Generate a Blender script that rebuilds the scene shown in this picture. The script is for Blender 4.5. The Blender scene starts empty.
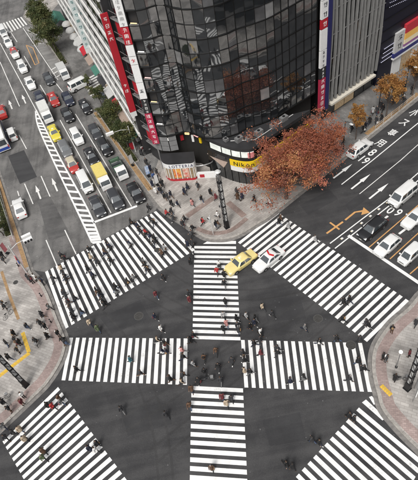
import bpy, bmesh, math, random
import numpy as np
from mathutils import Vector, Matrix
from mathutils.geometry import tessellate_polygon

random.seed(7)
SC = bpy.context.scene
COL = SC.collection

# ------------------------------------------------------------------ camera
CAM_H = 53.0
FPX, IMG_W, IMG_H = 507.0, 418.0, 480.0
PITCH, ROLL = math.radians(48.79), math.radians(12.132)
_M = np.array([[math.cos(ROLL), math.sin(ROLL), 0], [-math.sin(ROLL), math.cos(ROLL), 0], [0, 0, 1]])
_down = _M @ np.array([0, math.cos(PITCH), math.sin(PITCH)])
_fwd = _M @ np.array([0, -math.sin(PITCH), math.cos(PITCH)])
_right = np.cross(_down, _fwd)
W2 = np.array([_right, _fwd, -_down])            # rows: world axes in camera coords (x right, y down, z ahead)
cam_data = bpy.data.cameras.new('camera')
cam = bpy.data.objects.new('camera', cam_data)
COL.objects.link(cam)
cx, cy, cz = W2[:, 0], -W2[:, 1], -W2[:, 2]
cam.matrix_world = Matrix(((cx[0], cy[0], cz[0], 0), (cx[1], cy[1], cz[1], 0), (cx[2], cy[2], cz[2], CAM_H), (0, 0, 0, 1)))
cam_data.sensor_fit = 'VERTICAL'
cam_data.sensor_height = 24.0
cam_data.lens = FPX / IMG_H * 24.0
cam_data.clip_end = 3000
SC.camera = cam

# ------------------------------------------------------------------ sky, sun, exposure
SUN_EL, SUN_AZ = math.radians(56), math.radians(208)      # azimuth clockwise from +Y
world = bpy.data.worlds.new('World')
SC.world = world
world.use_nodes = True
wn, wl = world.node_tree.nodes, world.node_tree.links
bg = wn['Background']
sky = wn.new('ShaderNodeTexSky')
sky.sky_type = 'NISHITA'
sky.sun_disc = False
sky.sun_elevation = SUN_EL
sky.sun_rotation = SUN_AZ
sky.air_density = 1.0
sky.dust_density = 6.0
sky.ozone_density = 1.0
hs = wn.new('ShaderNodeHueSaturation')
hs.inputs['Saturation'].default_value = 0.12              # even grey cloud cover
wl.new(sky.outputs[0], hs.inputs['Color'])
wl.new(hs.outputs[0], bg.inputs[0])
bg.inputs[1].default_value = 0.13
sun_d = bpy.data.lights.new('sun', 'SUN')
sun_d.energy = 1.5
sun_d.angle = math.radians(14)
sun_d.color = (1.0, 0.96, 0.9)
sun = bpy.data.objects.new('sun', sun_d)
COL.objects.link(sun)
_sd = Vector((math.sin(SUN_AZ) * math.cos(SUN_EL), math.cos(SUN_AZ) * math.cos(SUN_EL), math.sin(SUN_EL)))
sun.rotation_euler = (-_sd).to_track_quat('-Z', 'Y').to_euler()
sun.location = (0, 0, 90)
SC.view_settings.view_transform = 'Standard'
SC.view_settings.look = 'None'
SC.view_settings.exposure = 0.12
SC.view_settings.gamma = 1.0
SC.render.engine = 'CYCLES'
SC.cycles.use_denoising = True
SC.cycles.max_bounces = 6
SC.cycles.caustics_reflective = False
SC.cycles.caustics_refractive = False


# ------------------------------------------------------------------ helpers
def gp(x, y, z=0.0):
    """photo position of something standing on the ground -> its place (X, Y) at height z"""
    v = W2 @ np.array([(x - IMG_W / 2) / FPX, (y - IMG_H / 2) / FPX, 1.0])
    k = (z - CAM_H) / v[2]
    return (float(v[0] * k), float(v[1] * k))


def azv(a):
    a = math.radians(a)
    return Vector((math.sin(a), math.cos(a)))


AZ_A, AZ_B, AZ_V, AZ_H = -17.0, 59.5, 9.0, 105.0
DA, DB = azv(AZ_A), azv(AZ_B)


def tag(o, label=None, cat=None, group=None, kind=None):
    if label: o['label'] = label
    if cat: o['category'] = cat
    if group: o['group'] = group
    if kind: o['kind'] = kind
    return o


def empty(name, loc=(0, 0, 0), rz=0.0, **k):
    o = bpy.data.objects.new(name, None)
    COL.objects.link(o)
    o.location = loc
    o.rotation_euler = (0, 0, rz)
    o.empty_display_size = 0.3
    return tag(o, **k)


def link(name, me, parent=None, mat=None):
    o = bpy.data.objects.new(name, me)
    COL.objects.link(o)
    o.parent = parent
    if mat is not None:
        if len(me.materials) == 0:
            me.materials.append(mat)
        elif me.materials[0] != mat:
            o.material_slots[0].link = 'OBJECT'
            o.material_slots[0].material = mat
    return o


class MB:
    """collects faces for one mesh"""
    def __init__(s):
        s.v, s.f, s.m = [], [], []

    def face(s, pts, mi=0):
        b = len(s.v)
        s.v += [tuple(p) for p in pts]
        s.f.append(tuple(range(b, b + len(pts))))
        s.m.append(mi)

    def hexa(s, p, mi=0):
        b = len(s.v)
        s.v += [tuple(q) for q in p]
        for q in ((3, 2, 1, 0), (4, 5, 6, 7), (0, 1, 5, 4), (1, 2, 6, 5), (2, 3, 7, 6), (3, 0, 4, 7)):
            s.f.append(tuple(b + i for i in q)); s.m.append(mi)

    def box(s, x0, x1, y0, y1, z0, z1, mi=0):
        s.hexa([(x0, y0, z0), (x1, y0, z0), (x1, y1, z0), (x0, y1, z0), (x0, y0, z1), (x1, y0, z1), (x1, y1, z1), (x0, y1, z1)], mi)

    def obox(s, c, u, hu, hv, z0, z1, mi=0):
        """box round c with half length hu along u (2D unit) and hv across"""
        u = Vector((u[0], u[1])).normalized(); n = Vector((-u.y, u.x)); c = Vector((c[0], c[1]))
        q = [c - u * hu - n * hv, c + u * hu - n * hv, c + u * hu + n * hv, c - u * hu + n * hv]
        s.hexa([(a.x, a.y, z0) for a in q] + [(a.x, a.y, z1) for a in q], mi)

    def bar(s, a, b, w, h=None, mi=0, up=(0, 0, 1)):
        a, b = Vector(a), Vector(b); d = (b - a)
        if d.length < 1e-6: return
        d.normalize(); h = h or w
        upv = Vector(up)
        if abs(d.dot(upv)) > .95: upv = Vector((1, 0, 0))
        sd = d.cross(upv).normalized() * (w / 2); u = sd.cross(d).normalized() * (h / 2)
        s.hexa([a - sd - u, a + sd - u, b + sd - u, b - sd - u, a - sd + u, a + sd + u, b + sd + u, b - sd + u], mi)

    def tube(s, pts, rad, n=8, mi=0, cap=True):
        pts = [Vector(p) for p in pts]
        if not isinstance(rad, (list, tuple)): rad = [rad] * len(pts)
        b = len(s.v); ref = None
        for i, p in enumerate(pts):
            d = (pts[min(i + 1, len(pts) - 1)] - pts[max(i - 1, 0)]).normalized()
            if ref is None:
                ref = Vector((1, 0, 0)) if abs(d.x) < .9 else Vector((0, 1, 0))
            a = (ref - d * ref.dot(d)).normalized(); c = d.cross(a); ref = a
            r = rad[i]
            r1, r2 = r if isinstance(r, tuple) else (r, r)
            for k in range(n):
                t = 2 * math.pi * k / n
                s.v.append(tuple(p + a * (math.cos(t) * r1) + c * (math.sin(t) * r2)))
        for i in range(len(pts) - 1):
            for k in range(n):
                k2 = (k + 1) % n
                s.f.append((b + i * n + k, b + i * n + k2, b + (i + 1) * n + k2, b + (i + 1) * n + k)); s.m.append(mi)
        if cap:
            s.f.append(tuple(b + k for k in reversed(range(n)))); s.m.append(mi)
            e = b + (len(pts) - 1) * n
            s.f.append(tuple(e + k for k in range(n))); s.m.append(mi)

    def rings(s, rings, cap=True, mi=0):
        n = len(rings[0]); b = len(s.v)
        for r in rings: s.v += [tuple(p) for p in r]
        for i in range(len(rings) - 1):
            for k in range(n):
                k2 = (k + 1) % n
                s.f.append((b + i * n + k, b + i * n + k2, b + (i + 1) * n + k2, b + (i + 1) * n + k)); s.m.append(mi)
        if cap:
            s.f.append(tuple(b + k for k in reversed(range(n)))); s.m.append(mi)
            e = b + (len(rings) - 1) * n
            s.f.append(tuple(e + k for k in range(n))); s.m.append(mi)

    def ball(s, c, rx, ry, rz, n=10, m=7, mi=0):
        rings = []
        for i in range(1, m):
            t = math.pi * i / m
            rings.append([(c[0] + rx * math.sin(t) * math.cos(2 * math.pi * k / n), c[1] + ry * math.sin(t) * math.sin(2 * math.pi * k / n), c[2] - rz * math.cos(t)) for k in range(n)])
        s.rings(rings, True, mi)

    def disc(s, c, r, z, n=20, mi=0):
        s.face([(c[0] + r * math.cos(2 * math.pi * k / n), c[1] + r * math.sin(2 * math.pi * k / n), z) for k in range(n)], mi)

    def poly(s, pts, z, mi=0):
        """flat, possibly concave, upward facing"""
        pts = [Vector((p[0], p[1], 0)) for p in pts]
        b = len(s.v)
        s.v += [(p.x, p.y, z) for p in pts]
        for t in tessellate_polygon([pts]):
            a, c, d = [pts[i] for i in t]
            if (c - a).cross(d - a).z < 0: t = (t[0], t[2], t[1])
            s.f.append(tuple(b + i for i in t)); s.m.append(mi)

    def mesh(s, name, mats=(), smooth=None):
        me = bpy.data.meshes.new(name)
        me.from_pydata(s.v, [], s.f)
        for m in mats: me.materials.append(m)
        if len(mats) > 1: me.polygons.foreach_set('material_index', s.m)
        if smooth is not None:
            me.polygons.foreach_set('use_smooth', [True] * len(me.polygons))
            me.set_sharp_from_angle(angle=math.radians(smooth))
        me.update()
        return me

    def build(s, name, mat, parent=None, smooth=None, **k):
        mats = mat if isinstance(mat, (list, tuple)) else [mat]
        return tag(link(name, s.mesh(name, mats, smooth), parent), **k)


def copy_tree(o, parent=None):
    c = o.copy(); COL.objects.link(c); c.parent = parent
    for ch in list(o.children):
        copy_tree(ch, c)
    return c


def lerp(a, b, t): return (a[0] + (b[0] - a[0]) * t, a[1] + (b[1] - a[1]) * t)


def smooth_path(pts, sub=6):
    P = [Vector((p[0], p[1])) for p in pts]; out = []
    for i in range(len(P) - 1):
        p0, p1, p2, p3 = P[max(i - 1, 0)], P[i], P[i + 1], P[min(i + 2, len(P) - 1)]
        for k in range(sub):
            t = k / sub
            out.append(.5 * ((2 * p1) + (p2 - p0) * t + (2 * p0 - 5 * p1 + 4 * p2 - p3) * t * t + (3 * p1 - p0 - 3 * p2 + p3) * t ** 3))
    out.append(P[-1])
    return out


def offset_path(P, d):
    out = []
    for i, p in enumerate(P):
        t = (P[min(i + 1, len(P) - 1)] - P[max(i - 1, 0)]).normalized()
        out.append(p + Vector((-t.y, t.x)) * d)
    return out


# ------------------------------------------------------------------ materials
MATS = {}


def mat(name, col, rough=.6, metal=0., var=.12, scale=6., bump=0., bscale=40., spec=None, emit=None, estr=0., ior=None, col2=None, coords='Object', coat=0.):
    if name in MATS: return MATS[name]
    m = bpy.data.materials.new(name); m.use_nodes = True
    nt = m.node_tree; N, L = nt.nodes, nt.links
    b = N['Principled BSDF']
    b.inputs['Roughness'].default_value = rough
    b.inputs['Metallic'].default_value = metal
    if spec is not None: b.inputs['Specular IOR Level'].default_value = spec
    if ior is not None: b.inputs['IOR'].default_value = ior
    if coat: b.inputs['Coat Weight'].default_value = coat; b.inputs['Coat Roughness'].default_value = .06
    tc = N.new('ShaderNodeTexCoord')
    if var > 0 or col2 is not None:
        nz = N.new('ShaderNodeTexNoise'); nz.inputs['Scale'].default_value = scale; nz.inputs['Detail'].default_value = 5
        L.new(tc.outputs[coords], nz.inputs['Vector'])
        rp = N.new('ShaderNodeValToRGB')
        rp.color_ramp.elements[0].position = .3; rp.color_ramp.elements[1].position = .7
        c2 = col2 if col2 is not None else tuple(min(1, c * (1 + var)) for c in col)
        c1 = col if col2 is not None else tuple(c * (1 - var) for c in col)
        rp.color_ramp.elements[0].color = (*c1, 1); rp.color_ramp.elements[1].color = (*c2, 1)
        L.new(nz.outputs['Fac'], rp.inputs[0]); L.new(rp.outputs[0], b.inputs['Base Color'])
    else:
        b.inputs['Base Color'].default_value = (*col, 1)
    if bump > 0:
        nb = N.new('ShaderNodeTexNoise'); nb.inputs['Scale'].default_value = bscale; nb.inputs['Detail'].default_value = 4
        L.new(tc.outputs[coords], nb.inputs['Vector'])
        bp = N.new('ShaderNodeBump'); bp.inputs['Strength'].default_value = bump; bp.inputs['Distance'].default_value = .02
        L.new(nb.outputs['Fac'], bp.inputs['Height']); L.new(bp.outputs[0], b.inputs['Normal'])
    if emit is not None:
        b.inputs['Emission Color'].default_value = (*emit, 1); b.inputs['Emission Strength'].default_value = estr
    MATS[name] = m
    return m


def asphalt(name, c_lo, c_hi, blotch=.5, rough=.85, crack=0.0):
    m = bpy.data.materials.new(name); m.use_nodes = True
    N, L = m.node_tree.nodes, m.node_tree.links
    b = N['Principled BSDF']; b.inputs['Roughness'].default_value = rough; b.inputs['Specular IOR Level'].default_value = .3
    g = N.new('ShaderNodeNewGeometry')
    big = N.new('ShaderNodeTexNoise'); big.inputs['Scale'].default_value = .22; big.inputs['Detail'].default_value = 6; big.inputs['Roughness'].default_value = .65
    fine = N.new('ShaderNodeTexNoise'); fine.inputs['Scale'].default_value = 9; fine.inputs['Detail'].default_value = 4
    # tyre-worn streaks along the lanes: noise stretched along one road
    mp = N.new('ShaderNodeMapping'); mp.inputs['Rotation'].default_value = (0, 0, math.radians(-AZ_A if crack else AZ_B - 90)); mp.inputs['Scale'].default_value = (1.1, .05, 1) if crack else (.05, .9, 1)
    st = N.new('ShaderNodeTexNoise'); st.inputs['Scale'].default_value = 1.; st.inputs['Detail'].default_value = 3
    spots = N.new('ShaderNodeTexVoronoi'); spots.inputs['Scale'].default_value = .8
    for n in (big, fine, spots): L.new(g.outputs['Position'], n.inputs['Vector'])
    L.new(g.outputs['Position'], mp.inputs['Vector']); L.new(mp.outputs[0], st.inputs['Vector'])
    def math_(op, a, bb):
        n = N.new('ShaderNodeMath'); n.operation = op
        for i, x in enumerate((a, bb)):
            if isinstance(x, (int, float)): n.inputs[i].default_value = x
            else: L.new(x, n.inputs[i])
        return n.outputs[0]
    f = math_('ADD', math_('MULTIPLY', big.outputs['Fac'], blotch), math_('MULTIPLY', st.outputs['Fac'], .5))
    f = math_('ADD', f, math_('MULTIPLY', fine.outputs['Fac'], .35))
    mr = N.new('ShaderNodeMapRange'); mr.inputs[1].default_value = .42 * (blotch + .85); mr.inputs[2].default_value = .58 * (blotch + .85)
    L.new(f, mr.inputs[0])
    rp = N.new('ShaderNodeMix'); rp.data_type = 'RGBA'
    rp.inputs[6].default_value = (*c_lo, 1); rp.inputs[7].default_value = (*c_hi, 1)
    L.new(mr.outputs[0], rp.inputs[0])
    # sparse pale gum and paint spots
    sp = N.new('ShaderNodeMath'); sp.operation = 'LESS_THAN'; sp.inputs[1].default_value = .055
    L.new(spots.outputs['Distance'], sp.inputs[0])
    mx = N.new('ShaderNodeMix'); mx.data_type = 'RGBA'; mx.inputs[7].default_value = (*[c * 2.6 for c in c_hi], 1)
    L.new(rp.outputs[2], mx.inputs[6]); L.new(math_('MULTIPLY', sp.outputs[0], .6), mx.inputs[0])
    last = mx.outputs[2]
    if crack:
        ck = N.new('ShaderNodeTexVoronoi'); ck.feature = 'DISTANCE_TO_EDGE'; ck.inputs['Scale'].default_value = .28
        wob = N.new('ShaderNodeTexNoise'); wob.inputs['Scale'].default_value = 1.2; wob.inputs['Detail'].default_value = 4
        L.new(g.outputs['Position'], wob.inputs['Vector'])
        va = N.new('ShaderNodeVectorMath'); va.operation = 'ADD'
        L.new(g.outputs['Position'], va.inputs[0]); L.new(wob.outputs['Color'], va.inputs[1]); L.new(va.outputs[0], ck.inputs['Vector'])
        lt = N.new('ShaderNodeMath'); lt.operation = 'LESS_THAN'; lt.inputs[1].default_value = .012
        L.new(ck.outputs['Distance'], lt.inputs[0])
        m2 = N.new('ShaderNodeMix'); m2.data_type = 'RGBA'; m2.inputs[7].default_value = (*[c * .5 for c in c_lo], 1)
        L.new(last, m2.inputs[6]); L.new(math_('MULTIPLY', lt.outputs[0], crack), m2.inputs[0]); last = m2.outputs[2]
    L.new(last, b.inputs['Base Color'])
    bp = N.new('ShaderNodeBump'); bp.inputs['Strength'].default_value = .35; bp.inputs['Distance'].default_value = .01
    f2 = N.new('ShaderNodeTexNoise'); f2.inputs['Scale'].default_value = 60; L.new(g.outputs['Position'], f2.inputs['Vector'])
    L.new(f2.outputs['Fac'], bp.inputs['Height']); L.new(bp.outputs[0], b.inputs['Normal'])
    MATS[name] = m
    return m


def paving(name, c1, c2, mortar, size, rot, ratio=2.0, rough=.75, contrast=1.):
    m = bpy.data.materials.new(name); m.use_nodes = True
    N, L = m.node_tree.nodes, m.node_tree.links
    b = N['Principled BSDF']; b.inputs['Roughness'].default_value = rough; b.inputs['Specular IOR Level'].default_value = .35
    g = N.new('ShaderNodeNewGeometry'); mp = N.new('ShaderNodeMapping'); mp.inputs['Rotation'].default_value = (0, 0, math.radians(rot))
    L.new(g.outputs['Position'], mp.inputs['Vector'])
    br = N.new('ShaderNodeTexBrick'); br.inputs['Scale'].default_value = 1.0
    br.inputs['Brick Width'].default_value = size * ratio; br.inputs['Row Height'].default_value = size
    br.inputs['Mortar Size'].default_value = .012; br.inputs['Bias'].default_value = 0.0
    br.inputs['Color1'].default_value = (*c1, 1); br.inputs['Color2'].default_value = (*c2, 1); br.inputs['Mortar'].default_value = (*mortar, 1)
    L.new(mp.outputs[0], br.inputs['Vector'])
    nz = N.new('ShaderNodeTexNoise'); nz.inputs['Scale'].default_value = .35; nz.inputs['Detail'].default_value = 6
    L.new(g.outputs['Position'], nz.inputs['Vector'])
    mr = N.new('ShaderNodeMapRange'); mr.inputs[1].default_value = .32; mr.inputs[2].default_value = .68; mr.inputs[3].default_value = 1 - .3 * contrast; mr.inputs[4].default_value = 1 + .25 * contrast
    L.new(nz.outputs['Fac'], mr.inputs[0])
    mu = N.new('ShaderNodeVectorMath'); mu.operation = 'SCALE'
    L.new(br.outputs['Color'], mu.inputs[0]); L.new(mr.outputs[0], mu.inputs['Scale'])
    L.new(mu.outputs[0], b.inputs['Base Color'])
    bp = N.new('ShaderNodeBump'); bp.inputs['Strength'].default_value = .4; bp.inputs['Distance'].default_value = .01; bp.invert = True
    L.new(br.outputs['Fac'], bp.inputs['Height']); L.new(bp.outputs[0], b.inputs['Normal'])
    MATS[name] = m
    return m


def road_paint(name, col, wear=.5, under=(.06, .06, .06)):
    m = bpy.data.materials.new(name); m.use_nodes = True
    N, L = m.node_tree.nodes, m.node_tree.links
    b = N['Principled BSDF']; b.inputs['Roughness'].default_value = .6
    g = N.new('ShaderNodeNewGeometry')
    a = N.new('ShaderNodeTexNoise'); a.inputs['Scale'].default_value = 5.; a.inputs['Detail'].default_value = 8; a.inputs['Roughness'].default_value = .7
    c = N.new('ShaderNodeTexNoise'); c.inputs['Scale'].default_value = .5; c.inputs['Detail'].default_value = 3
    for n in (a, c): L.new(g.outputs['Position'], n.inputs['Vector'])
    ad = N.new('ShaderNodeMath'); ad.operation = 'ADD'; L.new(a.outputs['Fac'], ad.inputs[0]); L.new(c.outputs['Fac'], ad.inputs[1])
    mr = N.new('ShaderNodeMapRange'); mr.inputs[1].default_value = 1.18; mr.inputs[2].default_value = 1.42; mr.inputs[3].default_value = 0; mr.inputs[4].default_value = wear
    L.new(ad.outputs[0], mr.inputs[0])
    mx = N.new('ShaderNodeMix'); mx.data_type = 'RGBA'; mx.inputs[6].default_value = (*col, 1); mx.inputs[7].default_value = (*under, 1)
    L.new(mr.outputs[0], mx.inputs[0])
    # dirt film
    d = N.new('ShaderNodeTexNoise'); d.inputs['Scale'].default_value = 1.7; d.inputs['Detail'].default_value = 5; L.new(g.outputs['Position'], d.inputs['Vector'])
    r2 = N.new('ShaderNodeMapRange'); r2.inputs[1].default_value = .35; r2.inputs[2].default_value = .7; r2.inputs[3].default_value = 1.; r2.inputs[4].default_value = .86
    L.new(d.outputs['Fac'], r2.inputs[0])
    s = N.new('ShaderNodeVectorMath'); s.operation = 'SCALE'; L.new(mx.outputs[2], s.inputs[0]); L.new(r2.outputs[0], s.inputs['Scale'])
    L.new(s.outputs[0], b.inputs['Base Color'])
    MATS[name] = m
    return m


M_ASPH = asphalt('new_asphalt', (.033, .033, .035), (.066, .065, .066), blotch=.8)
M_OLD = asphalt('old_asphalt', (.085, .083, .082), (.185, .18, .174), blotch=.9, rough=.75, crack=.22)
M_PATCH = asphalt('patched_asphalt', (.042, .042, .044), (.06, .06, .062))
M_PATCH2 = asphalt('resurfaced_asphalt', (.03, .03, .032), (.05, .05, .052), blotch=.9)
M_TYRE = asphalt('rubbered_asphalt', (.03, .03, .031), (.056, .055, .056), blotch=.9)
M_STREAK = asphalt('oily_asphalt', (.065, .064, .064), (.125, .122, .12), blotch=.9)
M_LAYBY = asphalt('worn_concrete', (.17, .165, .16), (.27, .265, .255), blotch=.6)
M_PAINT = road_paint('white_road_paint', (.8, .8, .79), .8, (.1, .1, .1))
M_PAINT_OLD = road_paint('worn_white_road_paint', (.74, .73, .71), .9, (.12, .12, .12))
M_ORANGE = road_paint('orange_road_paint', (.62, .34, .13), .6)
M_SLAB = paving('granite_slabs', (.29, .272, .255), (.41, .388, .365), (.21, .195, .18), .32, 33, 2.6, contrast=1.3)
M_SLAB_T = paving('plaza_slabs', (.3, .28, .26), (.4, .375, .35), (.22, .205, .19), .34, 60 - 90, 2.4)
M_BRICK = paving('pink_paving_brick', (.27, .205, .19), (.35, .275, .255), (.19, .155, .145), .2, 20, 2.)
M_BRICK_D = paving('brown_paving_brick', (.22, .165, .145), (.31, .235, .21), (.16, .125, .11), .2, -30, 2.)
M_KERB = mat('kerb_granite', (.33, .31, .285), .75, var=.25, scale=3, bump=.2)
M_GUTTER = mat('gutter_concrete', (.19, .18, .17), .85, var=.3, scale=2, bump=.2)
M_TACTILE = mat('yellow_tactile_tile', (.62, .4, .05), .7, var=.2, scale=2.5)
M_TAN = mat('tan_tile', (.3, .19, .095), .7, var=.25, scale=3)
M_BLACK = mat('black_metal', (.014, .014, .016), .45, .3, .2)
M_GREY = mat('grey_metal', (.3, .3, .3), .45, .5, .1)
M_PALE = mat('pale_metal', (.55, .55, .54), .5, .1, .1)
M_WHITE = mat('white_enamel', (.75, .75, .74), .5, 0, .06)
M_RED = mat('red_sign_face', (.42, .018, .03), .45, 0, .08)
M_MAGENTA = mat('crimson_sign_face', (.4, .03, .07), .45, 0, .08)
M_NAVY = mat('navy_panel', (.02, .022, .1), .4, 0, .1)
M_CREAM = mat('cream_cladding', (.62, .58, .5), .6, 0, .1)
M_BAND = mat('white_balcony_cladding', (.72, .71, .69), .6, 0, .1, scale=.6)
M_DARKGLASS = mat('dark_window_glass', (.012, .014, .016), .05, 0, .3, scale=1.5, ior=1.9)
M_MIRROR = mat('reflective_tinted_glass', (.016, .018, .02), .025, 0, .25, scale=.8, ior=2.9)
_nt = M_MIRROR.node_tree; _b = _nt.nodes['Principled BSDF']
_g = _nt.nodes.new('ShaderNodeNewGeometry'); _w = _nt.nodes.new('ShaderNodeTexNoise'); _w.inputs['Scale'].default_value = .4; _w.inputs['Detail'].default_value = 1
_bp = _nt.nodes.new('ShaderNodeBump'); _bp.inputs['Strength'].default_value = 1.; _bp.inputs['Distance'].default_value = .02
_nt.links.new(_g.outputs['Position'], _w.inputs['Vector']); _nt.links.new(_w.outputs['Fac'], _bp.inputs['Height']); _nt.links.new(_bp.outputs[0], _b.inputs['Normal'])
M_MIRROR_B = M_MIRROR.copy(); M_MIRROR_B.name = 'smoky_tinted_glass'
for _e, _c in zip(M_MIRROR_B.node_tree.nodes['Color Ramp'].color_ramp.elements, (.05, .11)): _e.color = (_c, _c, _c * 1.03, 1)
M_BLIND = M_MIRROR.copy(); M_BLIND.name = 'glass_over_blind'
for _e, _c in zip(M_BLIND.node_tree.nodes['Color Ramp'].color_ramp.elements, (.16, .26)): _e.color = (_c, _c, _c, 1)
M_MULLION = mat('black_mullion', (.012, .012, .012), .4, .4, .1)
M_CONC = mat('grey_concrete', (.2, .2, .2), .85, 0, .2, scale=.7, bump=.2)
M_DARKWALL = mat('dark_cladding', (.03, .03, .032), .5, .1, .25, scale=.6)
M_VOID = mat('dark_interior', (.012, .011, .01), .9, 0, .3)
M_FIN = mat('grey_aluminium_fin', (.27, .27, .265), .5, .35, .1, scale=1.2)
M_LAMPW = mat('lit_lamp', (.9, .9, .85), .5, var=0, emit=(1., .96, .88), estr=1.2)
M_LIT = mat('lit_shop_window', (.12, .09, .06), .15, var=.8, scale=2.4, emit=(1., .72, .42), estr=.16)
M_YELLOW = mat('yellow_sign_face', (.8, .55, .015), .4, 0, .05)
M_TAUPE = mat('taupe_awning_canvas', (.3, .23, .19), .8, 0, .15)
M_GREEN_AWN = mat('green_canvas', (.05, .16, .12), .8, 0, .2)
M_DOME = mat('grey_awning_canvas', (.42, .42, .41), .75, 0, .15)
M_BARK = mat('tree_bark', (.1, .08, .068), .9, 0, .3, scale=8, bump=.4)
M_RUBBER = mat('tyre_rubber', (.016, .016, .016), .85, 0, .15)
M_RIM = mat('alloy_rim', (.45, .45, .46), .35, .8, .05)
M_CARGLASS = mat('car_glass', (.045, .055, .062), .05, 0, .3, ior=2.1)
M_HEAD = mat('headlight_lens', (.75, .77, .78), .12, 0, .05)
M_TAIL = mat('tail_light_lens', (.4, .02, .015), .2, 0, .05)
M_TRIM = mat('black_plastic_trim', (.018, .018, .019), .6, 0, .15)
M_PLATE = mat('number_plate', (.7, .7, .66), .5, 0, .03)
M_SOIL = mat('planting_soil', (.05, .04, .03), .95, 0, .3, scale=3, bump=.4)


def paint(name, c, r=.28):
    return mat('car_paint_' + name, c, r, 0, .04, scale=1.5, coat=.6)


# ------------------------------------------------------------------ ground, roads, pavements
mb = MB(); mb.box(-700, 700, -600, 900, -.4, 0)
mb.build('ground', M_ASPH, kind='structure')

pA = lambda *q: [gp(*a) for a in q]
_l = Vector(gp(0, 179)); _r = Vector(gp(60, 62))
old_poly = pA((45, 272), (70, 258), (100, 241), (137, 221), (155, 211))
old_poly += [tuple(Vector(gp(155, 205)) + Vector((2.0, 2.0))), tuple(Vector(gp(92, 112)) + Vector((3, 0))), tuple(Vector(gp(60, 62)) + Vector((3, 0)) + DA * 90), tuple(_l + DA * 140 - Vector((6, 0))), tuple(_l - Vector((3, 0))), gp(20, 268)]
mb = MB(); mb.poly(old_poly, .004); mb.build('road', M_OLD, kind='structure')
mb = MB(); mb.poly(pA((8, 156), (24, 150), (37, 177), (20, 184)), .008); mb.build('road_patch', M_PATCH, kind='structure')
mb = MB(); mb.poly(pA((37, 199), (50, 196), (70, 234), (49, 241)), .008); mb.build('road_patch', M_STREAK, kind='structure')
mb = MB(); mb.poly(pA((24, 27), (37, 26), (70, 73), (59, 80)), .008); mb.build('road_patch', M_LAYBY, kind='structure')

for q in ([(100, 318), (140, 300), (150, 318), (112, 334)], [(262, 300), (300, 296), (306, 318), (268, 322)], [(120, 410), (168, 402), (172, 424), (128, 436)], [(262, 420), (300, 412), (306, 440), (270, 446)], [(300, 205), (330, 190), (338, 199), (308, 215)], [(345, 205), (362, 192), (368, 198), (350, 212)]):
    mb = MB(); mb.poly(pA(*q), .004); mb.build('road_patch', M_PATCH2, kind='structure')
# dark rubber arcs left by turning traffic
tz = .0045
for q in ([(100, 262), (150, 300), (215, 330), (300, 345)], [(130, 240), (190, 285), (250, 300), (330, 285)], [(75, 300), (120, 350), (150, 420), (160, 500)], [(345, 250), (300, 300), (240, 340), (120, 420)], [(360, 262), (320, 315), (262, 360), (150, 450)]):
    for dw in (0, 1.5):
        tz += .0006
        P = offset_path(smooth_path(pA(*q), 10), dw); o1, o2 = offset_path(P, -.13), offset_path(P, .13); mb = MB()
        for i in range(len(P) - 1): mb.face([(o1[i].x, o1[i].y, tz), (o1[i + 1].x, o1[i + 1].y, tz), (o2[i + 1].x, o2[i + 1].y, tz), (o2[i].x, o2[i].y, tz)])
        mb.build('tyre_mark', M_TYRE, kind='structure')
PAVE_Z = .15


def pavement(name, path, far, slab, border_mat, border_w, gutter=True):
    """path: kerb line; far: closing points behind it"""
    ring = list(path) + [Vector(f) for f in far]
    if sum(ring[i - 1].x * ring[i].y - ring[i].x * ring[i - 1].y for i in range(len(ring))) < 0:
        path, far = path[::-1], far[::-1]
    inner = offset_path(path, .34)
    mb = MB()
    poly = list(inner) + [Vector(f) for f in far]
    mb.poly(poly, PAVE_Z)
    # skirts under the sheet so it reads solid
    for i in range(len(poly)):
        a, b = poly[i], poly[(i + 1) % len(poly)]
        mb.face([(a.x, a.y, 0), (b.x, b.y, 0), (b.x, b.y, PAVE_Z), (a.x, a.y, PAVE_Z)])
    pv = mb.build(name, slab, kind='structure')
    k = MB()
    for i in range(len(path) - 1):
        # kerb stones: pieces of about a metre with open joints
        a, b, c, d = path[i], path[i + 1], inner[i + 1], inner[i]
        n = max(1, int((b - a).length / 1.0))
        for j in range(n):
            t0, t1 = j / n + .012 / n, (j + 1) / n - .012 / n
            e = [lerp(a, b, t0), lerp(a, b, t1), lerp(d, c, t1), lerp(d, c, t0)]
            z = PAVE_Z + .006
            k.hexa([(q[0], q[1], .0) for q in e] + [(q[0], q[1], z) for q in e])
    k.build('kerb', M_KERB, pv)
    if border_w:
        q = MB(); o1, o2 = offset_path(path, .4), offset_path(path, .4 + border_w)
        for i in range(len(path) - 1):
            q.face([(o1[i].x, o1[i].y, PAVE_Z + .004), (o1[i + 1].x, o1[i + 1].y, PAVE_Z + .004), (o2[i + 1].x, o2[i + 1].y, PAVE_Z + .004), (o2[i].x, o2[i].y, PAVE_Z + .004)])
        q.build('border', border_mat, pv)
    if gutter:
        q = MB(); o1, o2 = offset_path(path, -.45), offset_path(path, -.01)
        for i in range(len(path) - 1):
            q.face([(o1[i].x, o1[i].y, .03), (o1[i + 1].x, o1[i + 1].y, .03), (o2[i + 1].x, o2[i + 1].y, .03), (o2[i].x, o2[i].y, .03)])
        q.build('gutter', M_GUTTER, pv)
    return pv


def chain(*parts):
    out = []
    for p in parts:
        for q in p:
            q = Vector((q[0], q[1]))
            if not out or (q - out[-1]).length > .05: out.append(q)
    return out


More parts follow.
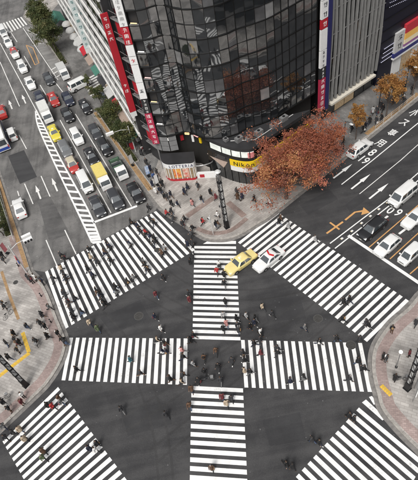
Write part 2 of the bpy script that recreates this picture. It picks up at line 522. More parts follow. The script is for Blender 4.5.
top_curve = smooth_path(pA((334, 166), (290, 201), (270, 217), (257, 225), (240.5, 235), (227, 239.5), (210, 239.5), (198.7, 235), (185, 225), (165, 212), (151, 196), (125, 160)))
top_path = chain([Vector(gp(418, 98)) + DB * 120, gp(418, 98), gp(367, 139)], top_curve, pA((92, 112), (60, 62), (34, 26), (24, 17), (26, 11), (36, 4)), [Vector(gp(36, 4)) + azv(62) * 60])
PAV_TOP = pavement('pavement', top_path, [(60, 190), (180, 175)], M_SLAB_T, M_BRICK_D, 0)
left_curve = smooth_path(pA((31, 272), (45, 288), (58, 320), (65.3, 338), (66, 346), (63, 358), (57, 370), (49, 382), (40, 392), (0, 430)))
left_path = chain([_l + DA * 110], pA((0, 179), (22, 244)), left_curve, [Vector(gp(0, 430)) + azv(228) * 50])
PAV_LEFT = pavement('pavement', left_path, [(-160, -8), (-160, 175)], M_SLAB, M_BRICK, 1.1)
right_curve = smooth_path(pA((418, 296), (408, 308), (394, 320), (385, 330), (377, 342), (373, 352), (371.8, 364), (373, 378), (377, 394), (382, 410), (398, 430), (418, 450)))
right_path = chain([Vector(gp(418, 450)) + azv(161) * 60], right_curve[::-1], [Vector(gp(418, 296)) + DB * 120])
PAV_RIGHT = pavement('pavement', right_path, [(170, 92), (170, -43)], M_SLAB, M_BRICK, 1.1)
s_curve = smooth_path([(-13, 6.5), (-9, 9.2), (-5.5, 10), (-2.5, 8.6), (-.3, 5)])
PAV_SOUTH = pavement('pavement', chain([Vector((-13, 6.5)) + azv(232) * 60], s_curve, [Vector((-.3, 5)) + azv(161) * 50]), [(0, -80), (-60, -80)], mat('forecourt_dark_for_reflection', (.075, .073, .07), .7, 0, .3, scale=.8), M_BRICK_D, 1.1)  # out-of-frame forecourt, coloured dark so the upper glass reflects dark


def strip_line(mb, a, b, w, z):
    a, b = Vector(a), Vector(b); d = (b - a).normalized(); n = Vector((-d.y, d.x)) * w / 2
    mb.face([(q.x, q.y, z) for q in (a - n, b - n, b + n, a + n)])


def quad_up(mb, q, z):
    q = [Vector((a[0], a[1])) for a in q]
    ar = sum(q[i - 1].x * q[i].y - q[i].x * q[i - 1].y for i in range(len(q)))
    if ar < 0: q = q[::-1]
    mb.face([(a.x, a.y, z) for a in q])


def on_pave(name, pts, w, m, parent):
    mb = MB(); P = smooth_path(pts, 3) if len(pts) > 2 else [Vector(p) for p in pts]
    o1, o2 = offset_path(P, -w / 2), offset_path(P, w / 2)
    for i in range(len(P) - 1):
        mb.face([(o1[i].x, o1[i].y, PAVE_Z + .008), (o1[i + 1].x, o1[i + 1].y, PAVE_Z + .008), (o2[i + 1].x, o2[i + 1].y, PAVE_Z + .008), (o2[i].x, o2[i].y, PAVE_Z + .008)])
    return mb.build(name, m, parent)


# grey block paving beyond the plaza; its dark tone partly paints pavement shade
M_GREYPAVE = paving('grey_shaded_paving', (.15, .147, .143), (.2, .196, .19), (.1, .098, .095), .3, 60, 2., contrast=1.2)
def pave_sheet(pts):
    mb = MB(); mb.poly(pts, PAVE_Z + .004); mb.build('block_paving', M_GREYPAVE, PAV_TOP)
_off = lambda q, a, d: tuple(Vector(gp(*q)) + azv(a) * d)
pave_sheet([_off((146, 190), 73, .5), _off((125, 160), 73, .5), _off((92, 112), 73, .5), _off((60, 62), 73, .5), _off((36, 28), 73, .5), (-18, 150), (-4, 130), (-5.2, 66)])
pave_sheet([_off((306, 189), -30, .5), _off((334, 166), -30, .5), _off((367, 139), -30, .5), _off((418, 98), -30, .5), tuple(Vector(gp(418, 98)) + DB * 60 + azv(-30) * .5), (80, 110), (19.5, 66.5), (9.0, 57.0)])

# brown brick courses in the plaza, tan tile strips along the kerbs, yellow guide blocks
on_pave('brick_course', pA((187, 217), (216, 197)), .9, M_BRICK_D, PAV_TOP)
on_pave('brick_course', pA((228, 203), (244.5, 217)), .9, M_BRICK_D, PAV_TOP)
on_pave('brick_course', pA((247, 219), (231, 231), (212, 234), (197, 229)), .7, M_BRICK_D, PAV_TOP)
on_pave('tile_strip', pA((95, 113), (127, 159), (150, 191)), .55, M_TAN, PAV_TOP)
on_pave('tile_strip', pA((126, 152), (152, 190)), .3, M_TAN, PAV_TOP)
on_pave('tile_strip', pA((366, 135), (418, 94)), .7, M_TAN, PAV_TOP)
on_pave('tile_strip', pA((-2, 178), (19, 243), (27, 268)), .6, M_TAN, PAV_LEFT)
on_pave('tile_strip', pA((2, 272), (10, 296), (19, 320)), .4, M_TAN, PAV_LEFT)


def guide_blocks(a, b, n, parent):
    a, b = Vector(a), Vector(b); d = (b - a) / n; u = d.normalized()
    me = None
    for i in range(n):
        c = a + d * (i + .5)
        if me is None:
            m = MB(); h = d.length / 2 - .012
            m.box(-h, h, -.24, .24, 0, .012)
            for k in range(4): m.box(-h + .03, h - .03, -.2 + k * .12, -.16 + k * .12, .012, .02)
            me = m.mesh('guide_block', [M_TACTILE])
        o = link('guide_block', me, parent)
        o.location = (c.x, c.y, PAVE_Z + .002); o.rotation_euler.z = math.atan2(u.y, u.x)


guide_blocks(gp(23, 333), gp(29.5, 353), 6, PAV_LEFT)
guide_blocks(gp(30, 353.5), gp(-2, 378), 10, PAV_LEFT)
guide_blocks(gp(381, 386), gp(391, 396), 5, PAV_RIGHT)

Z_P = .012


# ------------------------------------------------------------------ zebra crossings and lane markings
def crossing(a0, a1, b0, b1, n, duty=.53, m=M_PAINT, skip=(), z=Z_P):
    """n stripes between the first stripe edge (a0 to a1) and the last (b0 to b1)"""
    par = empty('zebra_crossing', (0, 0, 0), kind='structure')
    for i in range(n):
        if i in skip: continue
        t = i / (n - 1 + duty); t2 = (i + duty) / (n - 1 + duty)
        q = [lerp(a0, b0, t), lerp(a1, b1, t), lerp(a1, b1, t2), lerp(a0, b0, t2)]
        c = (sum(p[0] for p in q) / 4, sum(p[1] for p in q) / 4)
        s = MB(); quad_up(s, [(p[0] - c[0], p[1] - c[1]) for p in q], 0)
        o = s.build('stripe', m, par); o.location = (c[0], c[1], z)
    return par


def marks(name, segs, w, m=M_PAINT, z=Z_P):
    par = empty(name, (0, 0, 0), kind='structure')
    for k, sgm in enumerate(segs):
        s = MB(); strip_line(s, gp(*sgm[:2]), gp(*sgm[2:4]), sgm[4] if len(sgm) > 4 else w, z + .0015 * (k % 3))
        s.build('line', m, par)
    return par


def cnt(a, b, p=.9): return max(2, int(round(math.dist(a, b) / p)) + 1)


# before the queued cars (road A)
crossing(gp(45, 272), gp(65.3, 329), gp(156, 211), gp(195, 250), 23)
# road B
crossing(gp(277, 212), gp(238, 242.5), gp(409, 301), gp(367, 342), 26, z=Z_P + .004)
# straight across, both arms, and the upright one, both arms
crossing(gp(69.5, 337.7), gp(61.5, 380.3), gp(187.5, 338.5), gp(187, 385), 18, .55)
crossing(gp(241, 340), gp(244.5, 387.5), gp(362, 343), gp(372, 392), 17, .52)
crossing(gp(189.8, 480), gp(247.5, 484), gp(191.5, 386), gp(243, 388.5), 12, .55, z=Z_P + .008)
crossing(gp(192.5, 339), gp(240.5, 340.5), gp(194.3, 246), gp(236, 246.5), 18, .55, z=Z_P + .008)
s = MB(); quad_up(s, pA((208, 241), (236, 241), (236, 244), (203, 244)), Z_P + .008); s.build('stripe', M_PAINT, kind='structure')
# lower left and lower right
crossing(gp(58, 387), gp(2.5, 441.5), gp(143, 502), gp(70, 561), 19)
crossing(gp(359, 407.5), gp(424, 462), gp(284, 490), gp(362, 572), 14)
s = MB(); quad_up(s, pA((362, 402.5), (366, 399.5), (386, 418), (382.5, 420.5)), Z_P); s.build('stripe', M_PAINT, kind='structure')
for q in ([(369, 397), (372, 396), (377, 402.5), (374, 405)], ):
    s = MB(); quad_up(s, pA(*q), Z_P); s.build('stripe', M_PAINT, kind='structure')
# far side street and driveway
crossing(gp(-3, 25), gp(3, 36), gp(27, 15), gp(33, 22), 11, .5, M_PAINT_OLD)
marks('lane_line', [(0, 43, 36, 110), (0, 62, 19.5, 106.5), (19, 135, 26.5, 149), (24.5, 183.7, 33, 204), (46, 240, 57, 266), (41, 176, 50, 196.6), (64.7, 230, 76, 254), (17.5, 191, 19, 196),
                    (60, 120, 111, 213), (40, 85, 46, 95), (24, 56, 31, 68), (10, 31, 17, 42), (75.4, 114, 131.5, 206.5), (55, 82, 62.7, 92), (23, 28, 58, 80)], .16, M_PAINT_OLD)
marks('stop_line', [(93.5, 222.5, 137, 206)], .42, M_PAINT)
marks('stop_line', [(348.3, 235.5, 425, 287)], .45, M_PAINT)
marks('lane_line', [(330, 243.5, 388, 199.5), (388, 199.5, 425, 167), (335, 248.5, 389, 206), (389, 206, 425, 174.5), (341.6, 184.5, 373, 160), (373, 160, 425, 117.5), (410, 116, 425, 105)], .16, M_PAINT)
marks('lane_line', [(359.5, 194, 401, 160), (401, 160, 425, 138.5)], .12, M_PAINT_OLD)
marks('lane_line', [(369, 247.5, 425, 199.5), (390, 259, 425, 227), (410, 274, 425, 261)], .14, M_ORANGE)
marks('lane_line', [(384, 219, 388, 216, .3), (399, 234, 407, 228, .3)], .3, M_PAINT)
# no-stopping box outlines of the lay-by
marks('lay_by_line', [(27, 30, 43, 38), (36, 44, 45, 43), (43, 38, 66, 74)], .14, M_PAINT_OLD)
marks('lay_by_line', [(26, 45, 33, 48), (33, 48, 39, 63), (39, 63, 35, 65), (35, 65, 26, 45)], .16, M_ORANGE)
marks('lay_by_line', [(53, 74, 58, 71), (51, 70, 56, 67), (55, 78, 60, 75)], .3, M_PAINT_OLD)

# hatched island between the directions of road A
hl = [gp(*q) for q in ((35.5, 111), (38, 126), (53, 160), (76.7, 210), (92, 242.5))]
hr = [gp(*q) for q in ((36, 110), (44, 126), (61, 160), (88, 210), (100.5, 240.5))]
par = empty('hatched_island', (0, 0, 0), kind='structure')
for P in (hl, hr):
    s = MB(); Q = smooth_path(P, 5)
    for i in range(len(Q) - 1): strip_line(s, Q[i], Q[i + 1], .26, Z_P)
    s.build('line', M_PAINT, par)
QL, QR = smooth_path(hl, 8), smooth_path(hr, 8)
acc, nxt = 0., 1.
for i in range(len(QL) - 1):
    acc += (QL[i + 1] - QL[i]).length
    if acc > nxt:
        nxt += 1.28
        s = MB(); a, b = QL[i + 1], QR[i + 1]; f = DA * .3
        quad_up(s, [a - f, b - f - DA * .25, b + f - DA * .25, a + f], Z_P + .004); s.build('hatch_bar', M_PAINT, par)


def arrow(x, y, az, m=M_PAINT, length=4.2, curl=0):
    par = tag(empty('road_arrow', (0, 0, 0)), kind='structure')
    c = Vector(gp(x, y)); u = azv(az); n = Vector((u.y, -u.x))
    f = lambda a, b: c + u * a + n * b
    s = MB(); L2 = length / 2
    quad_up(s, [f(-L2, -.13), f(-L2, .13), f(.2, .13), f(.2, -.13)], Z_P); s.build('stem', m, par)
    s = MB()
    if curl:
        quad_up(s, [f(.2, -.13), f(.2, .13), f(1.0, curl * .75), f(1.2, curl * .5)], Z_P)
        quad_up(s, [f(.35, curl * .95), f(1.7, curl * .25), f(1.5, curl * 1.5)], Z_P + .002)
    else:
        quad_up(s, [f(.1, -.33), f(.1, .33), f(L2, 0)], Z_P + .002)
    s.build('head', m, par)


for (x, y) in ((10.3, 104.5), (23.7, 99), (38, 192), (54.5, 184.5)): arrow(x, y, AZ_A, M_PAINT_OLD, 3.8)
for (x, y) in ((361, 181.5), (379, 191), (343, 171)): arrow(x, y, AZ_B)
arrow(354, 213, AZ_B, M_ORANGE, 3.6, 1)
marks('cross_mark', [(326.6, 233.5, 343, 221.8), (330, 222.5, 339.5, 229.5)], .26, M_ORANGE)

_txt = {}


def text_mesh(body, key=None, bold=0.0):
    if body in _txt: return _txt[body]
    cu = bpy.data.curves.new('text', 'FONT'); cu.body = body; cu.align_x = 'CENTER'; cu.align_y = 'CENTER'; cu.resolution_u = 3; cu.offset = bold
    o = bpy.data.objects.new('text', cu); COL.objects.link(o)
    bpy.context.view_layer.update()
    me = bpy.data.meshes.new_from_object(o.evaluated_get(bpy.context.evaluated_depsgraph_get()))
    bpy.data.objects.remove(o)
    me.materials.clear()
    co = np.zeros(len(me.vertices) * 3); me.vertices.foreach_get('co', co); co = co.reshape(-1, 3)
    if len(co):
        lo, hi = co.min(0), co.max(0); co -= (lo + hi) / 2; co[:, :2] /= max((hi - lo)[:2].max(), 1e-6); co[:, 2] = 0
        me.vertices.foreach_set('co', co.ravel()); me.update()
    _txt[body] = me
    return me


def road_text(body, x, y, az, w, l, m=M_PAINT):
    me = text_mesh(body, bold=.012).copy(); me.materials.append(m)
    o = tag(link('road_lettering', me), kind='structure')
    c = gp(x, y); o.location = (c[0], c[1], Z_P); o.rotation_euler.z = math.radians(-az); o.scale = (w, l, 1)


for ch, x, y in (('バ', 415, 112), ('ス', 404.4, 122.4), ('専', 392.5, 132.8), ('用', 380.5, 143), ('8', 372.5, 152.5), ('19', 364.5, 160)):
    road_text(ch, x, y, AZ_B, 1.25, 1.75)
road_text('6', 398.5, 212.7, AZ_B + 180, 1.1, 1.5)
road_text('0', 390.8, 210.3, AZ_B + 180, 1.1, 1.5)

for x, y, r in ((138.7, 316, .55), (351, 345, .5), (318, 318.5, .5), (16, 283, .3), (157, 250, .35)):
    s = MB(); c = gp(x, y); z0 = 0 if x > 20 else PAVE_Z
    s.tube([(0, 0, -.01), (0, 0, .016)], r, 24)
    rr = MB(); rr.rings([[((r + .06) * math.cos(k * .2618), (r + .06) * math.sin(k * .2618), z) for k in range(24)] for z in (-.01, .012)])
    for k in range(-3, 4):
        h = math.sqrt(max(0, (r * .9) ** 2 - (k * r * .25) ** 2)); s.box(-h, h, k * r * .25 - .012, k * r * .25 + .012, .016, .022)
    o = tag(empty('manhole_cover', (c[0], c[1], z0)), 'round iron manhole cover set in the ' + {138.7: 'asphalt near the crossing of the queued cars', 351: 'asphalt at the tip of the zebra stripes', 318: 'bare asphalt beside the patrol car crossing', 16: 'slabs of the guide block corner', 157: 'zebra crossing stripes'}[x], 'manhole')
    rr.build('frame', mat('manhole_frame_iron', (.085, .083, .08), .7, .2, .3), o); s.build('lid', mat('manhole_iron', (.06, .058, .055), .6, .3, .3), o)


# ------------------------------------------------------------------ buildings
def V3(p, z): return (p[0], p[1], z)


def text_on(parent, body, c, u, h, m, up=(0, 0, 1), name='lettering', wscale=1., n_off=.02):
    """flat lettering on a vertical face; c centre (3D), u reading direction (2D)"""
    me = text_mesh(body, bold=.01).copy(); me.materials.append(m)
    co = np.zeros(len(me.vertices) * 3); me.vertices.foreach_get('co', co); co = co.reshape(-1, 3)
    hh = np.ptp(co[:, 1]) or 1.0
    k = h / hh
    u = Vector((u[0], u[1])).normalized(); nrm = Vector((u.y, -u.x))
    X = Vector((u.x, u.y, 0)); Y = Vector((0, 0, 1)); O = Vector(c) + Vector((nrm.x, nrm.y, 0)) * n_off
    P = [O + X * (q[0] * k * wscale) + Y * (q[1] * k) for q in co]
    me.vertices.foreach_set('co', np.array([tuple(q) for q in P]).ravel()); me.update()
    return link(name, me, parent)


_gr = random.Random(3)


def glyph(mb, c, u, size, th=.012):
    """one signboard character: a small cluster of proud brush bars on a face reading along u"""
    u = Vector((u[0], u[1])).normalized(); n = Vector((u.y, -u.x)); X = Vector((u.x, u.y, 0)); N3 = Vector((n.x, n.y, 0)); Z = Vector((0, 0, 1)); c = Vector(c) + N3 * th
    w = size * .11
    P = lambda x, z, o=0.: c + X * (x * size) + Z * (z * size) + N3 * o
    kind = _gr.randrange(10)
    S = {0: [(-.4, .3, .4, .3), (0, .45, 0, -.45), (-.4, -.1, .4, -.1), (-.02, -.1, -.4, -.45), (.02, -.1, .4, -.45)],
         1: [(-.38, .4, .38, .4), (.38, .4, .3, -.42), (-.38, .4, -.38, -.42), (-.3, 0, .3, 0), (-.38, -.42, .34, -.42)],
         2: [(-.42, .2, .42, .24), (.05, .45, -.35, -.42), (.1, .22, .36, -.4), (.36, -.4, .44, -.25)],
         3: [(-.35, .4, -.4, -.4), (-.15, .3, .42, .3), (.15, .45, .12, -.4), (-.15, 0, .42, 0), (-.18, -.38, .44, -.38)],
         5: [(-.4, .38, .4, .38), (-.1, .38, -.3, -.1), (-.3, -.1, .38, -.1), (.15, .2, .1, -.45)], 6: [(-.42, .25, .1, .25), (-.16, .45, -.16, -.45), (.25, .42, .25, -.1), (.42, .4, .3, -.42), (.3, -.42, .05, -.35)],
         7: [(-.1, .45, -.38, .05), (-.24, .2, .4, .2), (.2, .2, -.2, -.45), (-.15, -.05, .3, -.2)], 8: [(-.4, .4, .4, .4), (-.4, .12, .4, .12), (-.4, -.16, .4, -.16), (-.4, .4, -.4, -.45), (.4, .4, .4, -.45), (0, .4, 0, -.45)],
         9: [(-.4, .1, -.1, .4), (-.4, -.4, .1, .05), (.1, .42, .1, -.42), (.1, .2, .42, .3), (.1, -.1, .42, -.2)],
         4: [(-.3, .42, .3, .42), (-.42, .12, .42, .12), (.05, .12, -.1, -.3), (-.1, -.3, -.32, -.45), (.3, -.1, .4, -.3)]}[kind]
    for k, (x0, z0, x1, z1) in enumerate(S):
        mb.bar(P(x0, z0, .003 * k), P(x1, z1, .003 * k), w, th, up=tuple(N3))


def path_at(path, d):
    for i in range(len(path) - 1):
        L = (path[i + 1] - path[i]).length
        if d <= L or i == len(path) - 2:
            u = (path[i + 1] - path[i]).normalized(); return path[i] + u * d, u
        d -= L


def face_panel(mb, a, b, z0, z1, d=.05):
    """thin board from a to b (2D), facing right of a->b reversed (towards the viewer when a is left)"""
    u = (Vector(b) - Vector(a)).normalized(); n = Vector((u.y, -u.x)); a, b = Vector(a), Vector(b)
    q = [a, b, b + n * d, a + n * d]
    q = [q[3], q[2], q[1], q[0]]
    mb.hexa([V3(p, z0) for p in q] + [V3(p, z1) for p in q])


# ---- glass corner building
GB = empty('glass_building', (4, 62, PAVE_Z), label='black mirror-glass corner building with wavy curved front and shops below', cat='building')


def under(o, par):
    """parent keeping world place"""
    o.parent = par
    o.matrix_parent_inverse = Matrix.Translation(-Vector(par.location)) if par.rotation_euler.z == 0 else (Matrix.Translation(par.location) @ par.rotation_euler.to_matrix().to_4x4()).inverted()
    return o


def bpart(mbx, name, m, par, smooth=None):
    return under(mbx.build(name, m, None, smooth), par)


gpts = smooth_path([(-5.0, 63.5), (-3.8, 62.5), (-2.2, 62.05), (-.7, 62.35), (.4, 62.3), (1.4, 61.0), (2.9, 59.7), (5.0, 59.1), (7.1, 59.2), (8.9, 59.95), (10.8, 60.3), (13.2, 61.0), (16.8, 63.0), (20.6, 65.1)], 10)
# resample at about 1.5 m
cols = [gpts[0]]; acc = 0
for i in range(1, len(gpts)):
    acc += (gpts[i] - gpts[i - 1]).length
    if acc >= 1.2: cols.append(gpts[i]); acc = 0
if (cols[-1] - gpts[-1]).length > .7: cols.append(gpts[-1])
else: cols[-1] = gpts[-1]
Z0, ROWH, NROW = 7.0, 1.9, 12
ZT = Z0 + ROWH * NROW
back = [gpts[-1] + azv(-28) * 22, gpts[0] + azv(AZ_A + 3) * 24]
# core behind the glass
core_line = offset_path(cols, .35)
mb = MB(); ring = [Vector(p) for p in core_line] + back
for i in range(len(ring)):
    a, b = ring[i], ring[(i + 1) % len(ring)]
    mb.face([V3(a, Z0 - .05), V3(b, Z0 - .05), V3(b, ZT), V3(a, ZT)])
mb.poly(ring, ZT)
mb.face([V3(p, Z0 - .05) for p in reversed(ring)])
bpart(mb, 'core_wall', M_DARKWALL, GB)
mb = MB()
for i in range(len(cols) - 1):
    a, b = cols[i], cols[i + 1]; a2, b2 = core_line[i], core_line[i + 1]
    mb.hexa([V3(a, ZT), V3(b, ZT), V3(b2, ZT), V3(a2, ZT), V3(a, ZT + 1.1), V3(b, ZT + 1.1), V3(b2, ZT + 1.1), V3(a2, ZT + 1.1)])
bpart(mb, 'parapet', M_DARKWALL, GB)
rs = random.Random(11)
LIT = {(1, r) for r in range(1, 12, 2)}
for ci in range(len(cols) - 1):
    a, b = cols[ci], cols[ci + 1]
    u = (b - a); wid = u.length; u.normalize(); n = Vector((u.y, -u.x)); c = (a + b) / 2
    tilt = rs.gauss(0, .6)
    for r in range(NROW):
        z = Z0 + r * ROWH
        if (ci, r) in LIT: continue
        m = MB(); h = ROWH / 2 - .03; w = wid / 2 - .025
        m.box(-w, w, -.02, .02, -h, h)
        o = m.build('pane', rs.choices([M_MIRROR, M_MIRROR_B, M_BLIND], (91, 7, 2))[0], None)
        o.location = (c.x, c.y, z + ROWH / 2)
        o.rotation_euler = (math.radians(rs.gauss(0, .6)), 0, math.atan2(u.y, u.x) + math.radians(tilt + rs.gauss(0, .6)))
        under(o, GB)
# mullion frame: one upright per column, one rail per row
for ci, p in enumerate(cols):
    m = MB(); t = (cols[min(ci + 1, len(cols) - 1)] - cols[max(ci - 1, 0)]).normalized(); n = Vector((t.y, -t.x))
    m.obox(p + n * .02, t, .028, .07, Z0, ZT); bpart(m, 'mullion', M_MULLION, GB)
for r in range(NROW + 1):
    m = MB(); z = Z0 + r * ROWH; o1, o2 = offset_path(gpts, -.085 if r % 2 else -.13), offset_path(gpts, .1)
    for i in range(0, len(gpts) - 1):
        a, b, c2, d = o1[i], o1[i + 1], o2[i + 1], o2[i]
        hh = .03 if r % 2 else .07
        m.hexa([V3(q, z - hh) for q in (a, b, c2, d)] + [V3(q, z + hh) for q in (a, b, c2, d)])
    bpart(m, 'rail', M_MULLION, GB)
# open dark landings with a lamp bar, one per storey, in the left bay
for k, (ci, r) in enumerate(sorted(LIT)):
    a, b = cols[ci], cols[ci + 1]; u = (b - a).normalized(); n = Vector((u.y, -u.x)); z = Z0 + r * ROWH
    m = MB(); q = [a - n * .3, b - n * .3, b + n * .04, a + n * .04]
    m.hexa([V3(p, z + .05) for p in (q[3], q[2], q[1], q[0])] + [V3(p, z + .12) for p in (q[3], q[2], q[1], q[0])])
    lan = bpart(m, 'landing', M_CONC, GB)
    m = MB(); m.bar(V3(a + u * .25 + n * .02, z + .35), V3(b - u * .25 + n * .02, z + .3), .09, .09)
    bpart(m, 'lamp_bar', [M_LAMPW, mat('warm_lamp', (.8, .6, .3), .5, var=0, emit=(1, .7, .35), estr=.8), mat('pink_lamp', (.8, .5, .5), .5, var=0, emit=(1, .5, .45), estr=.7)][k % 3], GB)
# lower storeys: recessed dark wall, then shopfronts standing forward of it
mb = MB(); low = offset_path(cols, .9)
ring = [Vector(p) for p in low] + [back[0], back[1]]
for i in range(len(ring)):
    a, b = ring[i], ring[(i + 1) % len(ring)]
    mb.face([V3(a, PAVE_Z), V3(b, PAVE_Z), V3(b, Z0 - .06), V3(a, Z0 - .06)])
bpart(mb, 'lower_wall', M_VOID, GB)
# burger shop: rounded corner box on the left
shop = smooth_path([(-4.5, 62.6), (-4.4, 60.9), (-3.8, 60.0), (-2.7, 59.6), (-1.2, 59.3), (-.1, 59.1), (.3, 59.7), (.4, 61.4)], 6)
def wall_strip(path, z0, z1, d, m, name, par, cap=False):
    w = MB(); o2 = offset_path(path, -d)
    for i in range(len(path) - 1):
        a, b, c2, e = o2[i], o2[i + 1], path[i + 1], path[i]
        w.hexa([V3(q, z0) for q in (a, b, c2, e)] + [V3(q, z1) for q in (a, b, c2, e)])
    if cap: w.poly(list(path), z1 - .02)
    return bpart(w, name, m, par)
wall_strip(shop, PAVE_Z, .6, .05, M_RED, 'shop_plinth', GB)
wall_strip(shop, .6, 2.75, .03, M_LIT, 'shop_window', GB)
wall_strip(shop, 2.75, 3.65, .14, M_WHITE, 'shop_fascia', GB)
wall_strip(shop, 3.65, 3.75, .16, M_DARKWALL, 'shop_roof', GB, True)
for i in range(0, len(shop) - 1, 3):
    m = MB(); t = (shop[i + 1] - shop[i]).normalized(); m.obox(shop[i] + Vector((t.y, -t.x)) * .06, t, .05, .06, .6, 2.75); bpart(m, 'shop_post', M_WHITE, GB)
mid = shop[len(shop) * 4 // 7]
text_dark = mat('navy_lettering', (.03, .03, .09), .5, var=0)
L_A, L_B = Vector((-3.6, 59.53)), Vector((.0, 58.87))
d = 3.0
for chx in 'LOTTERIA':
    adv = .26 if chx == 'I' else .5
    p, u = path_at(shop, d + adv / 2); nn = Vector((u.y, -u.x)); d += adv
    under(text_on(None, chx, V3(p + nn * .16, 3.2), u, .55, text_dark, wscale=.85), GB)
for x0, x1, c in ((.40, .50, (.75, .45, .1)), (.54, .64, (.7, .62, .5))):
    i0, i1 = int((len(shop) - 1) * x0), int((len(shop) - 1) * x1)
    w = MB(); face_panel(w, shop[i0], shop[i1], .9, 2.6, .12); bpart(w, 'menu_poster', mat('poster_%d' % int(x0 * 100), c, .5, var=.5, scale=2.2, col2=(.55, .06, .04)), GB)
# upper office block between shop and glass: grey infill panels under the left bay
for k in range(3):
    for ci in range(0, 3):
        a, b = cols[ci], cols[ci + 1]; m = MB()
        face_panel(m, lerp(a, b, .04), lerp(a, b, .96), 4.15 + k * .95, 5.0 + k * .95, .06); bpart(m, 'infill_panel', M_CONC, GB)
# dark glazed entrance with arched hood and taupe awning
ent = [Vector((.6, 61.2)), Vector((3.4, 59.4))]
w = MB(); P = []
for k in range(9):
    t = math.pi * k / 8; P.append((1.55 - 1.5 * math.cos(t), 59.6 - .9 * math.sin(t), 2.6 + .35 * math.sin(t)))
w.tube(P, .09, 6); bpart(w, 'entrance_hood', M_GREY, GB)
w = MB(); w.hexa([(.3, 59.2, PAVE_Z), (3.2, 58.5, PAVE_Z), (3.35, 58.9, PAVE_Z), (.45, 59.6, PAVE_Z), (.3, 59.2, 1.15), (3.2, 58.5, 1.15), (3.35, 58.9, 1.15), (.45, 59.6, 1.15)]); bpart(w, 'notice_board', M_WHITE, GB)
w = MB()
for k, (x, c) in enumerate(((.8, 0), (1.5, 1), (2.3, 0))):
    pass
face_panel(w, (.7, 59.08), (1.4, 58.92), .35, .95, .03); bpart(w, 'notice', M_RED, GB)
aw = [gp(207, 153, 3.6), gp(215, 149, 3.9), gp(231, 158, 3.9), gp(224, 168, 3.2)]
w = MB(); zz = (3.5, 4.1, 4.1, 3.3)
w.hexa([(q[0], q[1], z - .06) for q, z in zip(aw, zz)] + [(q[0], q[1], z) for q, z in zip(aw, zz)]); bpart(w, 'awning', M_TAUPE, GB)
# camera shop wedge: lit band, yellow fascia, white panel, dark windows
cam_front = [Vector((2.6, 60.2)), Vector((4.6, 57.9)), Vector((6.4, 56.3)), Vector((8.2, 55.5)), Vector((9.6, 56.0)), Vector((13.2, 58.1)), Vector((18.6, 61.3))]
cam_path = smooth_path(cam_front, 6)
wall_strip(cam_path, PAVE_Z, 2.5, .03, M_DARKGLASS, 'shop_window', GB)
wall_strip(cam_path[9:], 2.5, 3.5, .12, M_WHITE, 'shop_fascia', GB)
wall_strip(cam_path[9:], 3.5, 4.6, .2, M_YELLOW, 'shop_fascia', GB)
wall_strip(cam_path[:10], 2.5, 4.6, .03, M_DARKGLASS, 'shop_window', GB)
wall_strip(cam_path, 4.6, 5.3, .06, M_VOID, 'shop_fascia', GB)
wall_strip(cam_path[2:22], 5.3, 6.35, .1, mat('lit_band', (.7, .72, .68), .4, var=.2, scale=1.2, emit=(.9, 1, .9), estr=.18), 'lit_band', GB)
wall_strip(cam_path[17:22], 5.25, 6.2, .16, mat('pink_panel', (.7, .25, .25), .5, var=.2), 'lit_band', GB)
wall_strip(cam_path, 6.35, 6.9, .1, M_DARKWALL, 'shop_roof', GB, True)
for i in range(2, 24, 4):
    m = MB(); t = (cam_path[i + 1] - cam_path[i]).normalized(); m.obox(cam_path[i] + Vector((t.y, -t.x)) * .12, t, .06, .05, 5.3, 6.35); bpart(m, 'band_post', M_MULLION, GB)
for i in range(0, len(cam_path) - 1, 3):
    m = MB(); t = (cam_path[i + 1] - cam_path[i]).normalized(); m.obox(cam_path[i] + Vector((t.y, -t.x)) * .05, t, .05, .05, PAVE_Z, 2.5); bpart(m, 'shop_post', M_MULLION, GB)
d = 4.9
for chx in 'Nikon':
    adv = {'N': .8, 'i': .36, 'k': .66, 'o': .66, 'n': .62}[chx]
    p, u = path_at(cam_path, d + adv / 2); nn = Vector((u.y, -u.x)); d += adv
    under(text_on(None, chx, V3(p + nn * .22, 4.05 - (.1 if chx in 'on' else 0)), u, .72 if chx not in 'on' else .52, M_BLACK), GB)
# vertical sign stacks on the corner building
SGL = {'white': M_WHITE, 'red': M_RED, 'mag': M_MAGENTA, 'dark': M_DARKWALL, 'pale': M_PALE}


def sign_stack(par, a, u, w, panels, depth=.35):
    """boards one over another; a: left edge (2D); u: reading direction; panels: (z0, z1, colour, glyph count, glyph material)"""
    u = Vector((u[0], u[1])).normalized(); a = Vector(a); b = a + u * w; n = Vector((u.y, -u.x))
    for z0, z1, cname, ng, gm in panels:
        m = MB(); face_panel(m, a, b, z0 + .06, z1 - .06, depth); bd = bpart(m, 'sign_board', SGL[cname], par)
        if ng:
            g = MB()
            for k in range(ng):
                z = z1 - (z1 - z0) * (k + .5) / ng
                glyph(g, V3((a + b) / 2 + n * depth, z), u, min(w * .6, (z1 - z0) / ng * .7))
            o = tag(g.build('lettering', gm), kind='stuff'); o.parent = bd; o.matrix_parent_inverse = Matrix.Translation(-Vector(par.location)) if False else Matrix.Identity(4)
            o.matrix_parent_inverse = bd.matrix_parent_inverse.inverted() @ bd.matrix_parent_inverse if False else Matrix.Identity(4)
M_GLYW, M_GLYD, M_GLYR = mat('white_lettering', (.8, .8, .78), .5, var=0), mat('dark_lettering', (.03, .03, .035), .5, var=0), mat('red_lettering', (.5, .03, .05), .5, var=0)
SS_L = empty('sign_stack', (-5.4, 62.9, PAVE_Z), label='tall stack of white, red and crimson sign boards at the edge of the glass building', cat='sign')
